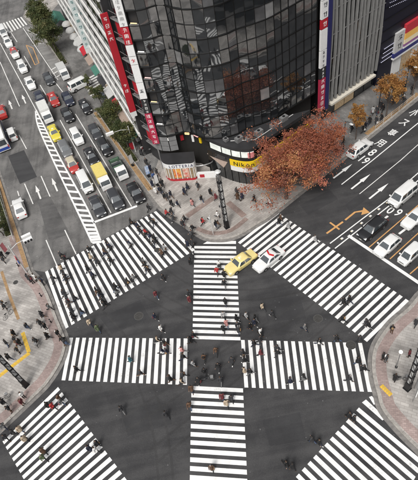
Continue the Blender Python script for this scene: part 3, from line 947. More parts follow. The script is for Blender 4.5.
sign_stack(SS_L, (-5.2, 63.0), azv(100), 1.0, [(5.6, 11.2, 'mag', 6, M_GLYW), (11.2, 13.6, 'dark', 4, M_GLYW), (13.6, 16.2, 'white', 1, M_GLYD), (16.2, 18.9, 'white', 0, None), (18.9, 20.1, 'white', 1, M_GLYR), (20.1, 21.7, 'white', 0, None), (21.7, 24.1, 'red', 3, M_GLYW), (24.1, 27.6, 'white', 5, mat('grey_lettering', (.3, .3, .3), .5, var=0)), (27.6, 31, 'white', 3, M_GLYD)], .3)
m = MB(); m.obox((-4.75, 63.2), azv(100), .1, .1, PAVE_Z, 31.2); bpart(m, 'post', M_GREY, SS_L)
E0 = Vector((20.5, 65.2)); UB = azv(60); NB = Vector((UB.y, -UB.x))
SS_R = empty('sign_stack', (21.8, 65.6, PAVE_Z), label='tall stack of white and pink sign boards with navy edge beside the finned building', cat='sign')
sign_stack(SS_R, E0 + UB * .55 + NB * .25, UB, 1.25, [(3.2, 9.0, 'mag', 6, M_GLYW), (9.0, 10.8, 'dark', 3, M_GLYW), (10.8, 13.6, 'white', 4, M_GLYD), (13.6, 16.8, 'white', 0, None), (16.8, 18.2, 'red', 1, M_GLYW), (18.2, 20.8, 'white', 2, M_GLYD), (20.8, 24, 'white', 3, M_GLYD)], .35)
m = MB(); face_panel(m, E0 + UB * 1.85 + NB * .2, E0 + UB * 2.55 + NB * .2, 3.0, 30, .5); bpart(m, 'navy_edge', M_NAVY, SS_R)
m = MB(); m.obox(E0 + UB * 1.3 + NB * .12, UB, .12, .08, PAVE_Z, 30); bpart(m, 'post', M_GREY, SS_R)

# ---- white banded building on road A
NL = Vector((-7.2, 67.6)); UA = azv(-15); NA = Vector((-UA.y, UA.x))      # NA points to the road
WB = empty('banded_building', (NL.x, NL.y, PAVE_Z), label='office building with long white balcony bands between dark window strips', cat='building')
LEN = 62
m = MB(); e = [NL, NL + UA * LEN, NL + UA * LEN - NA * 18, NL - NA * 9]
m.hexa([V3(p, PAVE_Z) for p in (e[3], e[2], e[1], e[0])][::-1] + [V3(p, 33) for p in (e[3], e[2], e[1], e[0])][::-1]); bpart(m, 'wall', M_DARKWALL, WB)
wm = MB(); wm.box(-1.42, 1.42, -.03, .03, -1.1, 1.1); wme = wm.mesh('window', [M_DARKGLASS])
wf = MB(); _o, _i = [(-1.5, -1.16), (1.5, -1.16), (1.5, 1.16), (-1.5, 1.16)], [(-1.42, -1.1), (1.42, -1.1), (1.42, 1.1), (-1.42, 1.1)]
wf.rings([[(x, y, z) for x, z in r] for r, y in ((_o, -.07), (_i, -.07), (_i, .07), (_o, .07), (_o, -.07))], cap=False); wfe = wf.mesh('frame', [M_GREY])
for k in range(10):
    zb = 4.0 + 3.1 * k
    m = MB(); e = [NL, NL + UA * LEN, NL + UA * LEN + NA * .32, NL + NA * .32]
    m.hexa([V3(p, zb) for p in e] + [V3(p, zb + .6) for p in e]); bpart(m, 'balcony_band', M_BAND, WB)
    if k < 9:
        for j in range(19):
            c = NL + UA * (1.8 + j * 3.12) + NA * .06
            o = link('window', wme); o.location = (c.x, c.y, zb + 1.85); o.rotation_euler.z = math.atan2(UA.y, UA.x); under(o, WB)
            f = link('frame', wfe, o)
for j in range(12):
    c = NL + UA * (3.5 + j * 4.6) + NA * .05
    m = MB(); m.obox(c, UA, 1.9, .06, PAVE_Z + .3, 3.4); bpart(m, 'shop_window', M_LIT if j % 3 == 1 else M_DARKGLASS, WB)
m = MB(); m.obox(NL + UA * 30, UA, 30, .12, 3.4, 3.95); bpart(m, 'shop_fascia', M_CREAM, WB)
m = MB(); e = [NL + UA * .1, NL + UA * (LEN - .1), NL + UA * (LEN - .1) - NA * 17.8, NL - NA * 8.8]; m.hexa([V3(p, 33) for p in e] + [V3(p, 33.6) for p in e]); bpart(m, 'roof', M_CONC, WB)

def blade_sign(name, label, t, z0, z1, m, ng, gm, tip=None, w=1.0, top_glyphs=None, out=.8):
    """vertical blade sign standing out from the banded building at distance t, reading towards the crossing"""
    c = NL + UA * t + NA * out
    r = empty(name, (c.x, c.y, z0), label=label, cat='sign')
    a = c + NA * w; b = c                                   # from the crossing the road side is on the left
    p = MB(); face_panel(p, a, b, z0, z1, .22); bd = bpart(p, 'board', m, r)
    u = (b - a).normalized(); n = Vector((u.y, -u.x))
    g = MB()
    for k, fz in enumerate(ng): glyph(g, V3((a + b) / 2 + n * .22, z0 + (z1 - z0) * fz), u, w * .55)
    tag(bpart(g, 'lettering', gm, r), kind='stuff')
    if tip is not None:
        p = MB(); face_panel(p, a + u * .03, b - u * .03, z0 - .9, z0 - .05, .2); bpart(p, 'end_panel', tip, r)
    for fz in (.15, .85):
        p = MB(); p.bar(V3(b, z0 + (z1 - z0) * fz), V3(NL + UA * t + NA * .1, z0 + (z1 - z0) * fz), .08); bpart(p, 'bracket', M_GREY, r)
    return r
blade_sign('blade_sign', 'long red vertical blade sign with white characters near the glass building', -.45, 9.2, 24.4, M_RED, (.95, .89, .83, .77, .3, .24), M_GLYW, M_WHITE, out=-.35)
blade_sign('blade_sign', 'pale mint vertical sign with small dark lettering on the banded building', 27.5, 7.2, 17.5, mat('mint_sign_face', (.66, .72, .71), .5, var=.08), (.08, .19, .3, .41, .52, .63, .74, .85, .94), mat('teal_lettering', (.05, .2, .2), .5, var=0), M_WHITE, w=1.1, out=.1)
# narrow dark building squeezed between the two
NBD = empty('narrow_building', (-5.9, 66.2, PAVE_Z), label='narrow dark building with stair landings between banded and glass buildings', cat='building')
a, b = Vector((-6.2, 67.3)), Vector((-4.7, 64.7)); u = (b - a).normalized(); n = Vector((u.y, -u.x))
m = MB(); e = [a, b, b + Vector((6, 3)), a + Vector((6, 3))]; m.hexa([V3(p, PAVE_Z) for p in e] + [V3(p, 29) for p in e]); bpart(m, 'wall', M_DARKWALL, NBD)
for k in range(9):
    m = MB(); z = 3.2 + k * 2.9; m.hexa([V3(p, z) for p in (a, a + n * .4, b + n * .4, b)] + [V3(p, z + .18) for p in (a, a + n * .4, b + n * .4, b)]); bpart(m, 'landing', M_CONC, NBD)
    m = MB(); m.bar(V3(a + n * .38, z + .2), V3(b + n * .38, z + 1.3), .08); m.bar(V3(a + n * .38, z + 1.15), V3(b + n * .38, z + 1.15), .06); bpart(m, 'rail', M_GREY, NBD)
    m = MB(); face_panel(m, lerp(a, b, .12), lerp(a, b, .88), z + .4, z + 2.5, .04); bpart(m, 'window', M_DARKGLASS if k % 3 else M_RED, NBD)

# ---- finned building on road B
FB0, FB1 = 2.7, 15.2
fp = lambda t, d=0.: E0 + UB * t + NB * d
FBD = empty('finned_building', (*fp(9), PAVE_Z), label='tall building faced with wavy grey vertical fins over dark glass', cat='building')
m = MB(); e = [fp(FB0, -.5), fp(FB1, -.5), fp(FB1, -18), fp(FB0, -18)]; m.hexa([V3(p, PAVE_Z) for p in e] + [V3(p, 34) for p in e]); bpart(m, 'wall', M_DARKWALL, FBD)
for k in range(8):
    for j in range(4):
        t0 = FB0 + .15 + j * 3.05; m = MB(); face_panel(m, fp(t0, -.5), fp(t0 + 2.9, -.5), 3.7 + k * 3.75, 7.3 + k * 3.75, .05); bpart(m, 'pane', M_DARKGLASS, FBD)
    m = MB(); m.bar(V3(fp(FB0, .1), 7.2 + k * 3.75), V3(fp(FB1, .1), 7.2 + k * 3.75), .12, .12); bpart(m, 'rail', M_GREY, FBD)
fr = random.Random(5)
for j in range(14):
    t0 = FB0 + .4 + j * .88; ph = fr.uniform(0, 6.28); amp = fr.uniform(.06, .16)
    m = MB(); prev = None
    for i in range(25):
        z = 3.6 + i * 1.22
        o = amp * math.sin(ph + i * .38) ; w = .15 + .035 * math.sin(ph * 2 + i * .4)
        q = [fp(t0 + o - w, .0), fp(t0 + o + w, .08), fp(t0 + o + w * .8, .38), fp(t0 + o - w * .8, .3)]
        rg = [V3(p, z) for p in (q[0], q[3], q[2], q[1])][::-1]
        if prev: 
            bse = len(m.v); m.v += prev + rg
            for k in range(4): m.f.append((bse + k, bse + (k + 1) % 4, bse + 4 + (k + 1) % 4, bse + 4 + k)); m.m.append(0)
        prev = rg
    bpart(m, 'fin', M_FIN, FBD, 35)
m = MB(); e = [fp(FB0 + .6, -.4), fp(FB0 + .6, .8), fp(FB1 - 1.2, .8), fp(FB1 - 1.2, -.4)]; m.hexa([V3(p, 3.0) for p in e][::1] + [V3(p, 3.35) for p in e]); bpart(m, 'canopy', M_CREAM, FBD)
for j in range(5):
    m = MB(); face_panel(m, fp(FB0 + .4 + j * 2.4, -.5), fp(FB0 + 2.6 + j * 2.4, -.5), PAVE_Z + .2, 2.9, .08); bpart(m, 'shop_window', M_LIT if j in (1, 2) else M_DARKGLASS, FBD)
m = MB(); e = [fp(FB0, -.6), fp(FB1, -.6), fp(FB1, -17.9), fp(FB0, -17.9)]; m.hexa([V3(p, 34) for p in e] + [V3(p, 34.5) for p in e]); bpart(m, 'roof', M_CONC, FBD)

# ---- dark building with light dots, striped shop fascia at its foot
DBD = empty('dark_building', (*fp(22), PAVE_Z), label='dark navy building with rows of tiny lights above a striped shop front', cat='building')
m = MB(); e = [fp(15.25, .1), fp(38, .1), fp(38, -18), fp(15.25, -18)]; m.hexa([V3(p, PAVE_Z) for p in e] + [V3(p, 30) for p in e]); bpart(m, 'wall', mat('navy_cladding', (.012, .012, .024), .35, .2, .3), DBD)
for k in range(14):
    m = MB(); z = 4.2 + k * 1.9; m.bar(V3(fp(15.4, .16), z), V3(fp(37.9, .16), z), .06, .1); bpart(m, 'rail', M_MULLION, DBD)
for k in range(4):
    for j in range(9):
        m = MB(); c = fp(15.9 + j * .32 + k * .14, .18); m.obox(c, UB, .1, .03, 4.4 + k * .75, 4.47 + k * .75); bpart(m, 'light_dot', mat('small_light', (.5, .5, .6), .5, var=0, emit=(.7, .7, .9), estr=.5), DBD)
for k in range(5):
    for j in range(24):
        m = MB(); c = fp(16.2 + j * .42, .18); m.obox(c, UB, .06, .03, 13.6 + k * .7 - j * .05, 13.66 + k * .7 - j * .05); bpart(m, 'light_dot', MATS['small_light'], DBD)
for z0, z1, c, nm in ((7.4, 8.9, (.5, .035, .05), 'red'), (6.3, 7.4, (.85, .5, .12), 'amber'), (5.5, 6.3, (.85, .75, .5), 'cream'), (5.05, 5.5, (.3, .12, .3), 'violet'), (4.7, 5.05, (.8, .8, .8), 'white'), (4.0, 4.7, (.03, .035, .16), 'blue'), (3.65, 4.0, (.8, .8, .8), 'white')):
    m = MB(); face_panel(m, fp(21.0 if z1 > 4.8 else 18.6, .12), fp(37.5, .12), z0, z1 - .004, .5); bpart(m, 'stripe', mat('fascia_' + nm, c, .45, var=.05), DBD)
m = MB(); face_panel(m, fp(18.7, .12), fp(20.9, .12), 4.75, 8.3, .4); bpart(m, 'logo_panel', M_PALE, DBD)
g = MB(); [glyph(g, V3(fp(19.8, .52), z), UB, 1.1) for z in (7.3, 5.8)]; tag(bpart(g, 'logo', M_GLYD, DBD), kind='stuff')
for j in range(7):
    m = MB(); face_panel(m, fp(19 + j * 2.6, .12), fp(21.4 + j * 2.6, .12), PAVE_Z + .1, 3.5, .1); bpart(m, 'shop_window', M_LIT if j % 2 else M_WHITE, DBD)


# ------------------------------------------------------------------ trees
def leaf_mats(name, cols):
    out = []
    for i, c in enumerate(cols):
        m = mat('%s_leaf_%d' % (name, i), c, .6, 0, .3, scale=1.5, spec=.25)
        N, L = m.node_tree.nodes, m.node_tree.links
        tl = N.new('ShaderNodeBsdfTranslucent'); mx = N.new('ShaderNodeMixShader'); mx.inputs[0].default_value = .35
        tl.inputs['Color'].default_value = (*[min(1, q * 1.15) for q in c], 1)
        L.new(N['Principled BSDF'].outputs[0], mx.inputs[1]); L.new(tl.outputs[0], mx.inputs[2]); L.new(mx.outputs[0], N['Material Output'].inputs['Surface'])
        out.append(m)
    return out


L_RED = leaf_mats('autumn_red', [(.45, .165, .085), (.53, .22, .105), (.37, .135, .085), (.25, .11, .08), (.54, .28, .13), (.52, .19, .13)])
L_ORG = leaf_mats('autumn_amber', [(.4, .2, .065), (.45, .25, .08), (.33, .155, .055), (.37, .21, .075)])
L_GRN = leaf_mats('green', [(.09, .11, .045), (.125, .14, .055), (.065, .085, .035), (.16, .155, .07)])


def tree(base, h_fork, crown_c, rad, nclump, nleaf, leaf, mats, label, seed, group=None, name='tree', z0=PAVE_Z, dens=1., trunk_r=.16, flat=.0):
    r = random.Random(seed); np_r = np.random.RandomState(seed)
    T = empty(name, (base[0], base[1], z0), label=label, cat='tree', group=group)
    cc = Vector(crown_c)                                 # relative to base
    # boughs first, then leaf clumps gathered round each bough with gaps between them
    nb = max(11, nclump // 9); boughs = []
    for k in range(nb):
        z = 1 - 1.45 * (k + .5) / nb; a = k * 2.39996 + r.uniform(-.5, .5); h = math.sqrt(max(.05, 1 - z * z)); q = r.uniform(.5, .88)
        boughs.append((Vector((math.cos(a) * h * rad[0], math.sin(a) * h * rad[1], z * rad[2])) * q + cc, r.uniform(.17, .3), r.randrange(len(mats))))
    clumps, shades = [], []
    for k in range(nclump):
        bc, bs, bm = boughs[k % nb]
        clumps.append(bc + Vector((r.gauss(0, 1) * bs * rad[0], r.gauss(0, 1) * bs * rad[1], r.gauss(0, .8) * bs * rad[2])))
        if clumps[-1].z < h_fork + .8: clumps[-1].z = h_fork + .8 + r.uniform(0, .6)
        shades.append(bm if r.random() < .65 else r.randrange(len(mats)))
    tb = MB(); fork = Vector((cc.x * .25, cc.y * .25, h_fork))
    tb.tube([(0, 0, -.05), (.02, .01, h_fork * .5), fork], [trunk_r * 1.25, trunk_r, trunk_r * .85], 9)
    tr = tb.build('trunk', M_BARK, T, 50)
    lb = MB()
    for k, c in enumerate(clumps):
        if k % 2 and nclump > 30: continue
        mid = fork.lerp(c, .5) + Vector((r.uniform(-.3, .3), r.uniform(-.3, .3), r.uniform(.0, .5))) * rad[0] * .2
        lb.tube([fork, fork.lerp(mid, .5) + Vector((0, 0, .1)), mid, c], [trunk_r * .55, trunk_r * .38, trunk_r * .25, .015], 5)
    tag(lb.build('limbs', M_BARK, tr), kind='stuff')
    vs, fs, ms = [], [], []
    for k, c in enumerate(clumps):
        shade = shades[k]; sp = rad[0] * (r.uniform(.07, .15) if nclump > 100 else r.uniform(.1, .2))
        n = int(nleaf * r.uniform(.6, 1.4))
        P = np_r.normal(0, 1, (n, 3)) * np.array([sp, sp, sp * .6]) + np.array(c)
        A = np_r.normal(0, 1, (n, 3)); A /= np.linalg.norm(A, axis=1)[:, None]
        B = np_r.normal(0, 1, (n, 3)); B = np.cross(A, B); B /= np.linalg.norm(B, axis=1)[:, None]
        sz = leaf * np_r.uniform(.6, 1.35, n)
        for i in range(n):
            if P[i][2] < h_fork * (1.15 if nclump > 100 else .75): continue
            a, b = A[i] * sz[i], B[i] * sz[i] * .55
            q = len(vs); N3 = np.cross(A[i], B[i]) * sz[i] * .18
            vs += [P[i] - a, P[i] + b + N3, P[i] + a, P[i] - b + N3]
            fs += [(q, q + 1, q + 2), (q, q + 2, q + 3)]
            mi = shade if np_r.rand() < .72 else np_r.randint(len(mats)); ms += [mi, mi]
    me = bpy.data.meshes.new('crown'); me.from_pydata([tuple(v) for v in vs], [], fs)
    for m in mats: me.materials.append(m)
    me.polygons.foreach_set('material_index', ms); me.update()
    tag(link('crown', me, T), kind='stuff')
    return T


tree((12.2, 51.0), 2.6, (0, -.3, 5.9), (4.1, 4.2, 4.0), 190, 115, .118, L_RED, 'big rust-red street tree spreading in front of the camera shop corner', 4, 'rust-red trees by the glass building', trunk_r=.24)
tree((17.6, 54.4), 2.6, (-.5, -.2, 5.7), (4.0, 4.0, 3.8), 170, 108, .118, [L_RED[0], L_RED[2], L_RED[3], L_RED[2]], 'duller rust-red street tree between the glass building and the white car', 9, 'rust-red trees by the glass building', trunk_r=.22)
tree(gp(355.5, 140), 2.1, (0, 0, 4.3), (1.25, 1.25, 2.0), 40, 70, .13, L_ORG, 'slim amber street tree standing alone beside the white car on the busy road', 21, 'amber trees along the pavement', trunk_r=.09)
tree(gp(386, 117), 2.4, (.2, .2, 5.0), (1.9, 1.9, 2.5), 60, 80, .14, L_ORG, 'full amber street tree below the dark building with tiny lights', 22, 'amber trees along the pavement', trunk_r=.11)
tree(gp(412, 96), 2.4, (.6, .4, 5.2), (1.9, 1.9, 2.5), 60, 80, .14, L_ORG, 'amber street tree in front of the striped shop front', 23, 'amber trees along the pavement', trunk_r=.11)
gA = 'green trees in the kerb strip'
tree(gp(117, 128), 1.4, (-.2, .6, 3.2), (2.1, 2.3, 1.8), 60, 75, .14, L_GRN, 'leafy green street tree beside the traffic signal arm and queued cars', 31, gA, trunk_r=.1)
tree(gp(129, 150), 1.5, (0, .4, 3.3), (2.0, 2.4, 1.9), 60, 75, .14, L_GRN, 'leafy green street tree behind the front dark saloon in the kerb lane', 32, gA, trunk_r=.1)
tree(gp(102, 106), 1.2, (-.1, .3, 2.6), (1.5, 1.7, 1.4), 36, 60, .13, L_GRN, 'small green street tree next to the driveway stripes', 36, gA, trunk_r=.09)
tree(gp(57, 54), 2.0, (-.2, .5, 4.6), (2.6, 3.0, 2.6), 70, 80, .17, L_GRN, 'tall dark green street tree by the lay-by and the mint sign', 33, gA, trunk_r=.14)
tree(gp(50, 40), 2.0, (-.2, .5, 4.8), (2.5, 2.8, 2.6), 66, 80, .17, L_GRN, 'tall dark green street tree by the far end of the lay-by', 34, gA, trunk_r=.14)
tree(gp(43, 28), 1.8, (-.2, .4, 4.0), (2.0, 2.0, 2.0), 50, 70, .17, L_GRN, 'dark green street tree nearest the far side street', 35, gA, trunk_r=.12)
tree(gp(4, 236), 1.0, (-.6, .2, 2.2), (1.6, 1.9, 1.3), 40, 60, .13, L_GRN, 'bushy green tree on the pavement opposite the queued cars', 37, trunk_r=.08)
tree(gp(90, 90), 1.0, (0, 0, 1.9), (.9, .9, .9), 18, 50, .12, L_GRN, 'little round green tree beside the turning minibus', 38, trunk_r=.06)


def hedge(a, b, w, h, seed, label, parent_pave=None):
    """planting strip: raised edge with soil and clipped low shrubs"""
    a, b = Vector(a), Vector(b); u = (b - a).normalized(); L = (b - a).length
    c = (a + b) / 2
    T = empty('planter', (c.x, c.y, PAVE_Z), math.atan2(u.y, u.x), label=label, cat='planter')
    m = MB()
    for q in ((-L / 2, L / 2, -w / 2, -w / 2 + .12), (-L / 2, L / 2, w / 2 - .12, w / 2), (-L / 2, -L / 2 + .12, -w / 2 + .122, w / 2 - .122), (L / 2 - .12, L / 2, -w / 2 + .122, w / 2 - .122)): m.box(*q, 0, .28)
    m.build('edging', M_KERB, T)
    m = MB(); m.box(-L / 2 + .1, L / 2 - .1, -w / 2 + .1, w / 2 - .1, .02, .2); m.build('soil', M_SOIL, T)
    r = np.random.RandomState(seed); n = int(L * w * 110); vs, fs, ms = [], [], []
    for i in range(n):
        x, y = r.uniform(-L / 2 + .15, L / 2 - .15), r.uniform(-w / 2 + .12, w / 2 - .12)
        z = .2 + h * (r.rand() ** .6) * (.75 + .3 * math.sin(x * 2.3 + seed) * math.cos(x * .9)); A = r.normal(0, 1, 3); A /= np.linalg.norm(A); B = np.cross(A, r.normal(0, 1, 3)); B /= np.linalg.norm(B); s_ = .11 * r.uniform(.6, 1.3)
        p = np.array([x, y, z]); q = len(vs); vs += [p - A * s_, p + B * s_ * .6, p + A * s_, p - B * s_ * .6]; fs += [(q, q + 1, q + 2), (q, q + 2, q + 3)]; mi = r.randint(4); ms += [mi, mi]
    me = bpy.data.meshes.new('shrubs'); me.from_pydata([tuple(v) for v in vs], [], fs)
    for mm in L_GRN: me.materials.append(mm)
    me.polygons.foreach_set('material_index', ms); me.update()
    tag(link('shrubs', me, T), kind='stuff')


hedge(gp(100, 111), gp(136, 164), 1.3, .7, 1, 'long planter of low shrubs under the green trees by the queue')
hedge(gp(38, 24), gp(66, 66), 1.3, .7, 2, 'long planter of low shrubs behind the lay-by')
hedge(gp(-3, 190), gp(10, 238), 1.1, .6, 3, 'planter of low shrubs on the pavement opposite the queue')


# ------------------------------------------------------------------ vehicles (built with the nose along +X)
PAINTS = {'white': paint('white', (.72, .72, .71)), 'black': paint('black', (.012, .012, .014), .22), 'charcoal': paint('charcoal', (.035, .037, .042), .25), 'navy': paint('navy', (.016, .02, .04), .25),
          'silver': paint('silver', (.42, .43, .44), .3), 'grey': paint('grey', (.14, .145, .15), .3), 'red': paint('red', (.42, .035, .03)), 'yellow': paint('yellow', (.66, .56, .06)), 'cream': paint('cream', (.72, .6, .25)),
          'beige': paint('beige', (.5, .45, .34)), 'blue': paint('blue', (.03, .07, .32)), 'green': paint('green', (.05, .11, .07))}
_wheel = {}


def wheel_meshes(r, w):
    key = (round(r, 2), round(w, 2))
    if key in _wheel: return _wheel[key]
    m = MB(); n = 20; rings = []
    for y, rr in ((-w / 2, r * .62), (-w / 2, r * .93), (-w / 2 + .03, r), (w / 2 - .03, r), (w / 2, r * .93), (w / 2, r * .62)):
        rings.append([(rr * math.cos(2 * math.pi * k / n), y, rr * math.sin(2 * math.pi * k / n)) for k in range(n)])
    m.rings(rings)
    t = m.mesh('tyre', [M_RUBBER], 40)
    m = MB()
    for sy in (-1, 1):
        y0, y1 = sy * (w / 2 - .03), sy * (w / 2 + .008)
        m.rings([[(r * .6 * math.cos(2 * math.pi * k / 14), y, r * .6 * math.sin(2 * math.pi * k / 14)) for k in range(14)] for y in (y0, y1)])
    # one rim disc through the hub joins both sides
    m.rings([[(r * .2 * math.cos(2 * math.pi * k / 8), y, r * .2 * math.sin(2 * math.pi * k / 8)) for k in range(8)] for y in (-(w / 2 + .012), w / 2 + .012)])
    rim = m.mesh('rim', [M_RIM], 40)
    _wheel[key] = (t, rim)
    return _wheel[key]


def add_wheels(T, xs, hw, r, w=.2):
    t, rim = wheel_meshes(r, w)
    for x in xs:
        for sy in (-1, 1):
            o = link('wheel', t, T); o.location = (x, sy * (hw - w / 2 + .012), r)
            link('rim', rim, o)


def panel(name, T, q, m, off=.008, inset=0., parent=None):
    """quad pane with thickness, pushed off along its normal"""
    q = [Vector(p) for p in q]; c = sum(q, Vector()) / 4
    n = (q[1] - q[0]).cross(q[3] - q[0]).normalized()
    q = [p.lerp(c, inset) for p in q]
    b = MB(); b.hexa([p - n * .004 for p in q] + [p + n * off for p in q])
    return b.build(name, m, parent or T)


KINDS = {  # L, W, H, belt, cowl x, screen top x, roof end x, rear glass foot x, nose z, tail z, wheel r, wheelbase half
    'saloon': (4.6, 1.74, 1.45, .93, .95, .28, -.95, -1.7, .68, .9, .31, 1.35),
    'cab': (4.7, 1.72, 1.52, .93, .98, .5, -.95, -1.5, .74, .88, .31, 1.36),
    'hatch': (4.0, 1.68, 1.5, .95, .95, .35, -1.35, -1.85, .7, .9, .3, 1.25),
    'wagon': (4.65, 1.76, 1.6, .97, 1.15, .5, -1.7, -2.15, .74, .95, .32, 1.36),
    'van': (4.7, 1.76, 1.92, 1.08, 1.75, 1.2, -2.1, -2.27, .85, 1.05, .32, 1.4),
    'kei': (3.4, 1.48, 1.75, .95, 1.2, .75, -1.45, -1.62, .78, .92, .27, 1.15),
}


def car_proto(kind, body_m, roof_m=None, lamp=None, trim_m=None):
    L, W, H, belt, xc, xw, xr, xb, nz, tz, wr, wb = KINDS[kind]
    roof_m = roof_m or body_m
    T = empty(kind)
    w = W / 2
    # lower body: lofted sections, nose to tail
    st = [(-L / 2, tz - .12, .84), (-L / 2 + .06, tz, .92), (xb - .05 if xb - .05 > -L / 2 + .3 else -L / 2 + .3, belt, .985), (xb + .3, belt, 1.0), (xc, belt, 1.0), (xc + .35, belt - .04, .995), (L / 2 - .45, (belt + nz) / 2 + .04, .96), (L / 2 - .12, nz + .02, .88), (L / 2, nz - .14, .76)]
    rings = []
    for x, zt, k in st:
        hw = w * k; lo = .2 if abs(x) < L / 2 - .1 else .28
        pr = [(0, zt + .025), (hw * .6, zt + .018), (hw * .9, zt - .015), (hw * .985, zt - .1), (hw, (zt + lo) * .52), (hw * .97, lo + .08), (hw * .88, lo), (0, lo)]
        ring = [(x, y, z) for y, z in pr] + [(x, -y, z) for y, z in pr[-2:0:-1]]
        rings.append(ring)
    m = MB(); m.rings(rings)
    body = m.build('body', body_m, T, 38)
    # cabin
    wb_, wt = w * .93, w * (.74 if H < 1.7 else .8)
    ch = .12
    def ring_at(x0, x1, hw, z, c): return [(x1 - c, hw, z), (x1, hw - c * 1.3, z), (x1, -hw + c * 1.3, z), (x1 - c, -hw, z), (x0 + c, -hw, z), (x0, -hw + c * 1.3, z), (x0, hw - c * 1.3, z), (x0 + c, hw, z)]
    r0 = ring_at(xb, xc, wb_, belt - .03, ch); r1 = ring_at(xr, xw, wt, H - .07, ch); r2 = ring_at(xr + .1, xw - .1, wt - .1, H - .015, ch); r3 = ring_at(xr + .35, xw - .35, wt * .5, H, ch)
    m = MB(); m.rings([r0[::-1], r1[::-1], r2[::-1], r3[::-1]])
    m.build('roof', roof_m, T, 30)
    lp = lambda a, b, t: Vector(a).lerp(Vector(b), t)
    def side_quad(a0, a1, b1, b0, lo=.1, hi=.9): return [lp(a0, b0, lo), lp(a1, b1, lo), lp(a1, b1, hi), lp(a0, b0, hi)]
    # ring order: front right corner etc.; windscreen between points 1 and 2
    panel('windscreen', T, side_quad(r0[2], r0[1], r1[1], r1[2], .06, .95), M_CARGLASS)
    panel('rear_window', T, side_quad(r0[6], r0[5], r1[5], r1[6], .12 if H < 1.7 else .25, .92), M_CARGLASS)
    for A, B, a_, b_ in ((r0[0], r0[7], r1[0], r1[7]), (r0[4], r0[3], r1[4], r1[3])):
        q = side_quad(A, B, b_, a_, .12, .9)
        n = 3 if L > 4.5 and H > 1.55 else 2
        for k in range(n):
            t0, t1 = k / n + .025, (k + 1) / n - .025
            qq = [lp(q[0], q[1], t0), lp(q[0], q[1], t1), lp(q[3], q[2], t1), lp(q[3], q[2], t0)]
            panel('side_window', T, qq, M_CARGLASS)
    for sy in (-1, 1):
        m = MB(); m.box(L / 2 - .3, L / 2 - .06, sy * w * .66 - .17, sy * w * .66 + .17, nz - .12, nz + .035); m.build('headlight', M_HEAD, T)
        m = MB(); m.box(-L / 2 - .012, -L / 2 + .1, sy * w * .7 - .14, sy * w * .7 + .14, tz - .2, tz - .03) if H < 1.7 else m.box(-L / 2 - .012, -L / 2 + .08, sy * w * .82 - .07, sy * w * .82 + .07, tz - .25, tz + .1)
        m.build('tail_light', M_TAIL, T)
        m = MB(); m.hexa([(xc - .28, sy * w * .95, belt + .02), (xc - .12, sy * w * .95, belt + .02), (xc - .1, sy * (w + .17), belt + .06), (xc - .26, sy * (w + .17), belt + .06), (xc - .28, sy * w * .95, belt + .14), (xc - .12, sy * w * .95, belt + .14), (xc - .12, sy * (w + .17), belt + .19), (xc - .25, sy * (w + .17), belt + .19)])
        m.build('mirror', trim_m or body_m, T)
        # dark arch lips
        for x in (wb, -wb):
            m = MB(); P = [(x + (wr + .05) * math.cos(t), sy * (w + .004), wr + (wr + .05) * math.sin(t)) for t in [math.pi * i / 8 for i in range(9)]]
            m.tube(P, .035, 5); m.build('arch', M_TRIM, T)
    m = MB(); m.box(L / 2 - .1, L / 2 + .03, -w * .78, w * .78, .26, .46); bp_ = m.build('bumper', M_TRIM if kind == 'van' else body_m, T)
    m = MB(); m.box(L / 2 + .03, L / 2 + .045, -.17, .17, .36, .46); m.build('number_plate', M_PLATE, bp_)
    m = MB(); m.box(L / 2 - .14, L / 2 + .012, -w * .42, w * .42, .5, nz - .16); m.build('grille', M_TRIM, T)
    m = MB(); m.box(-L / 2 - .03, -L / 2 + .1, -w * .78, w * .78, .28, .48); m.build('bumper', body_m, T)
    add_wheels(T, (wb, -wb), w, wr)
    if lamp == 'taxi':
        m = MB(); m.hexa([(xw - .5, -.22, H - .01), (xw - .32, -.22, H - .01), (xw - .32, .22, H - .01), (xw - .5, .22, H - .01), (xw - .46, -.16, H + .13), (xw - .36, -.16, H + .13), (xw - .36, .16, H + .13), (xw - .46, .16, H + .13)]); m.build('roof_lamp', M_WHITE, T)
    if lamp == 'police':
        m = MB(); c = (xw + xr) / 2 + .2
        for sy in (-1, 1): m.hexa([(c - .12, sy * .05, H - .01), (c + .1, sy * .05, H - .01), (c - .15, sy * .6, H - .04), (c - .37, sy * .6, H - .04)][::sy] + [(c - .1, sy * .05, H + .13), (c + .08, sy * .05, H + .13), (c - .17, sy * .58, H + .11), (c - .35, sy * .58, H + .11)][::sy])
        m.build('light_bar', mat('red_beacon', (.5, .015, .02), .2, var=.05), T)
    if kind == 'kei' or kind == 'van':
        pass
    return T


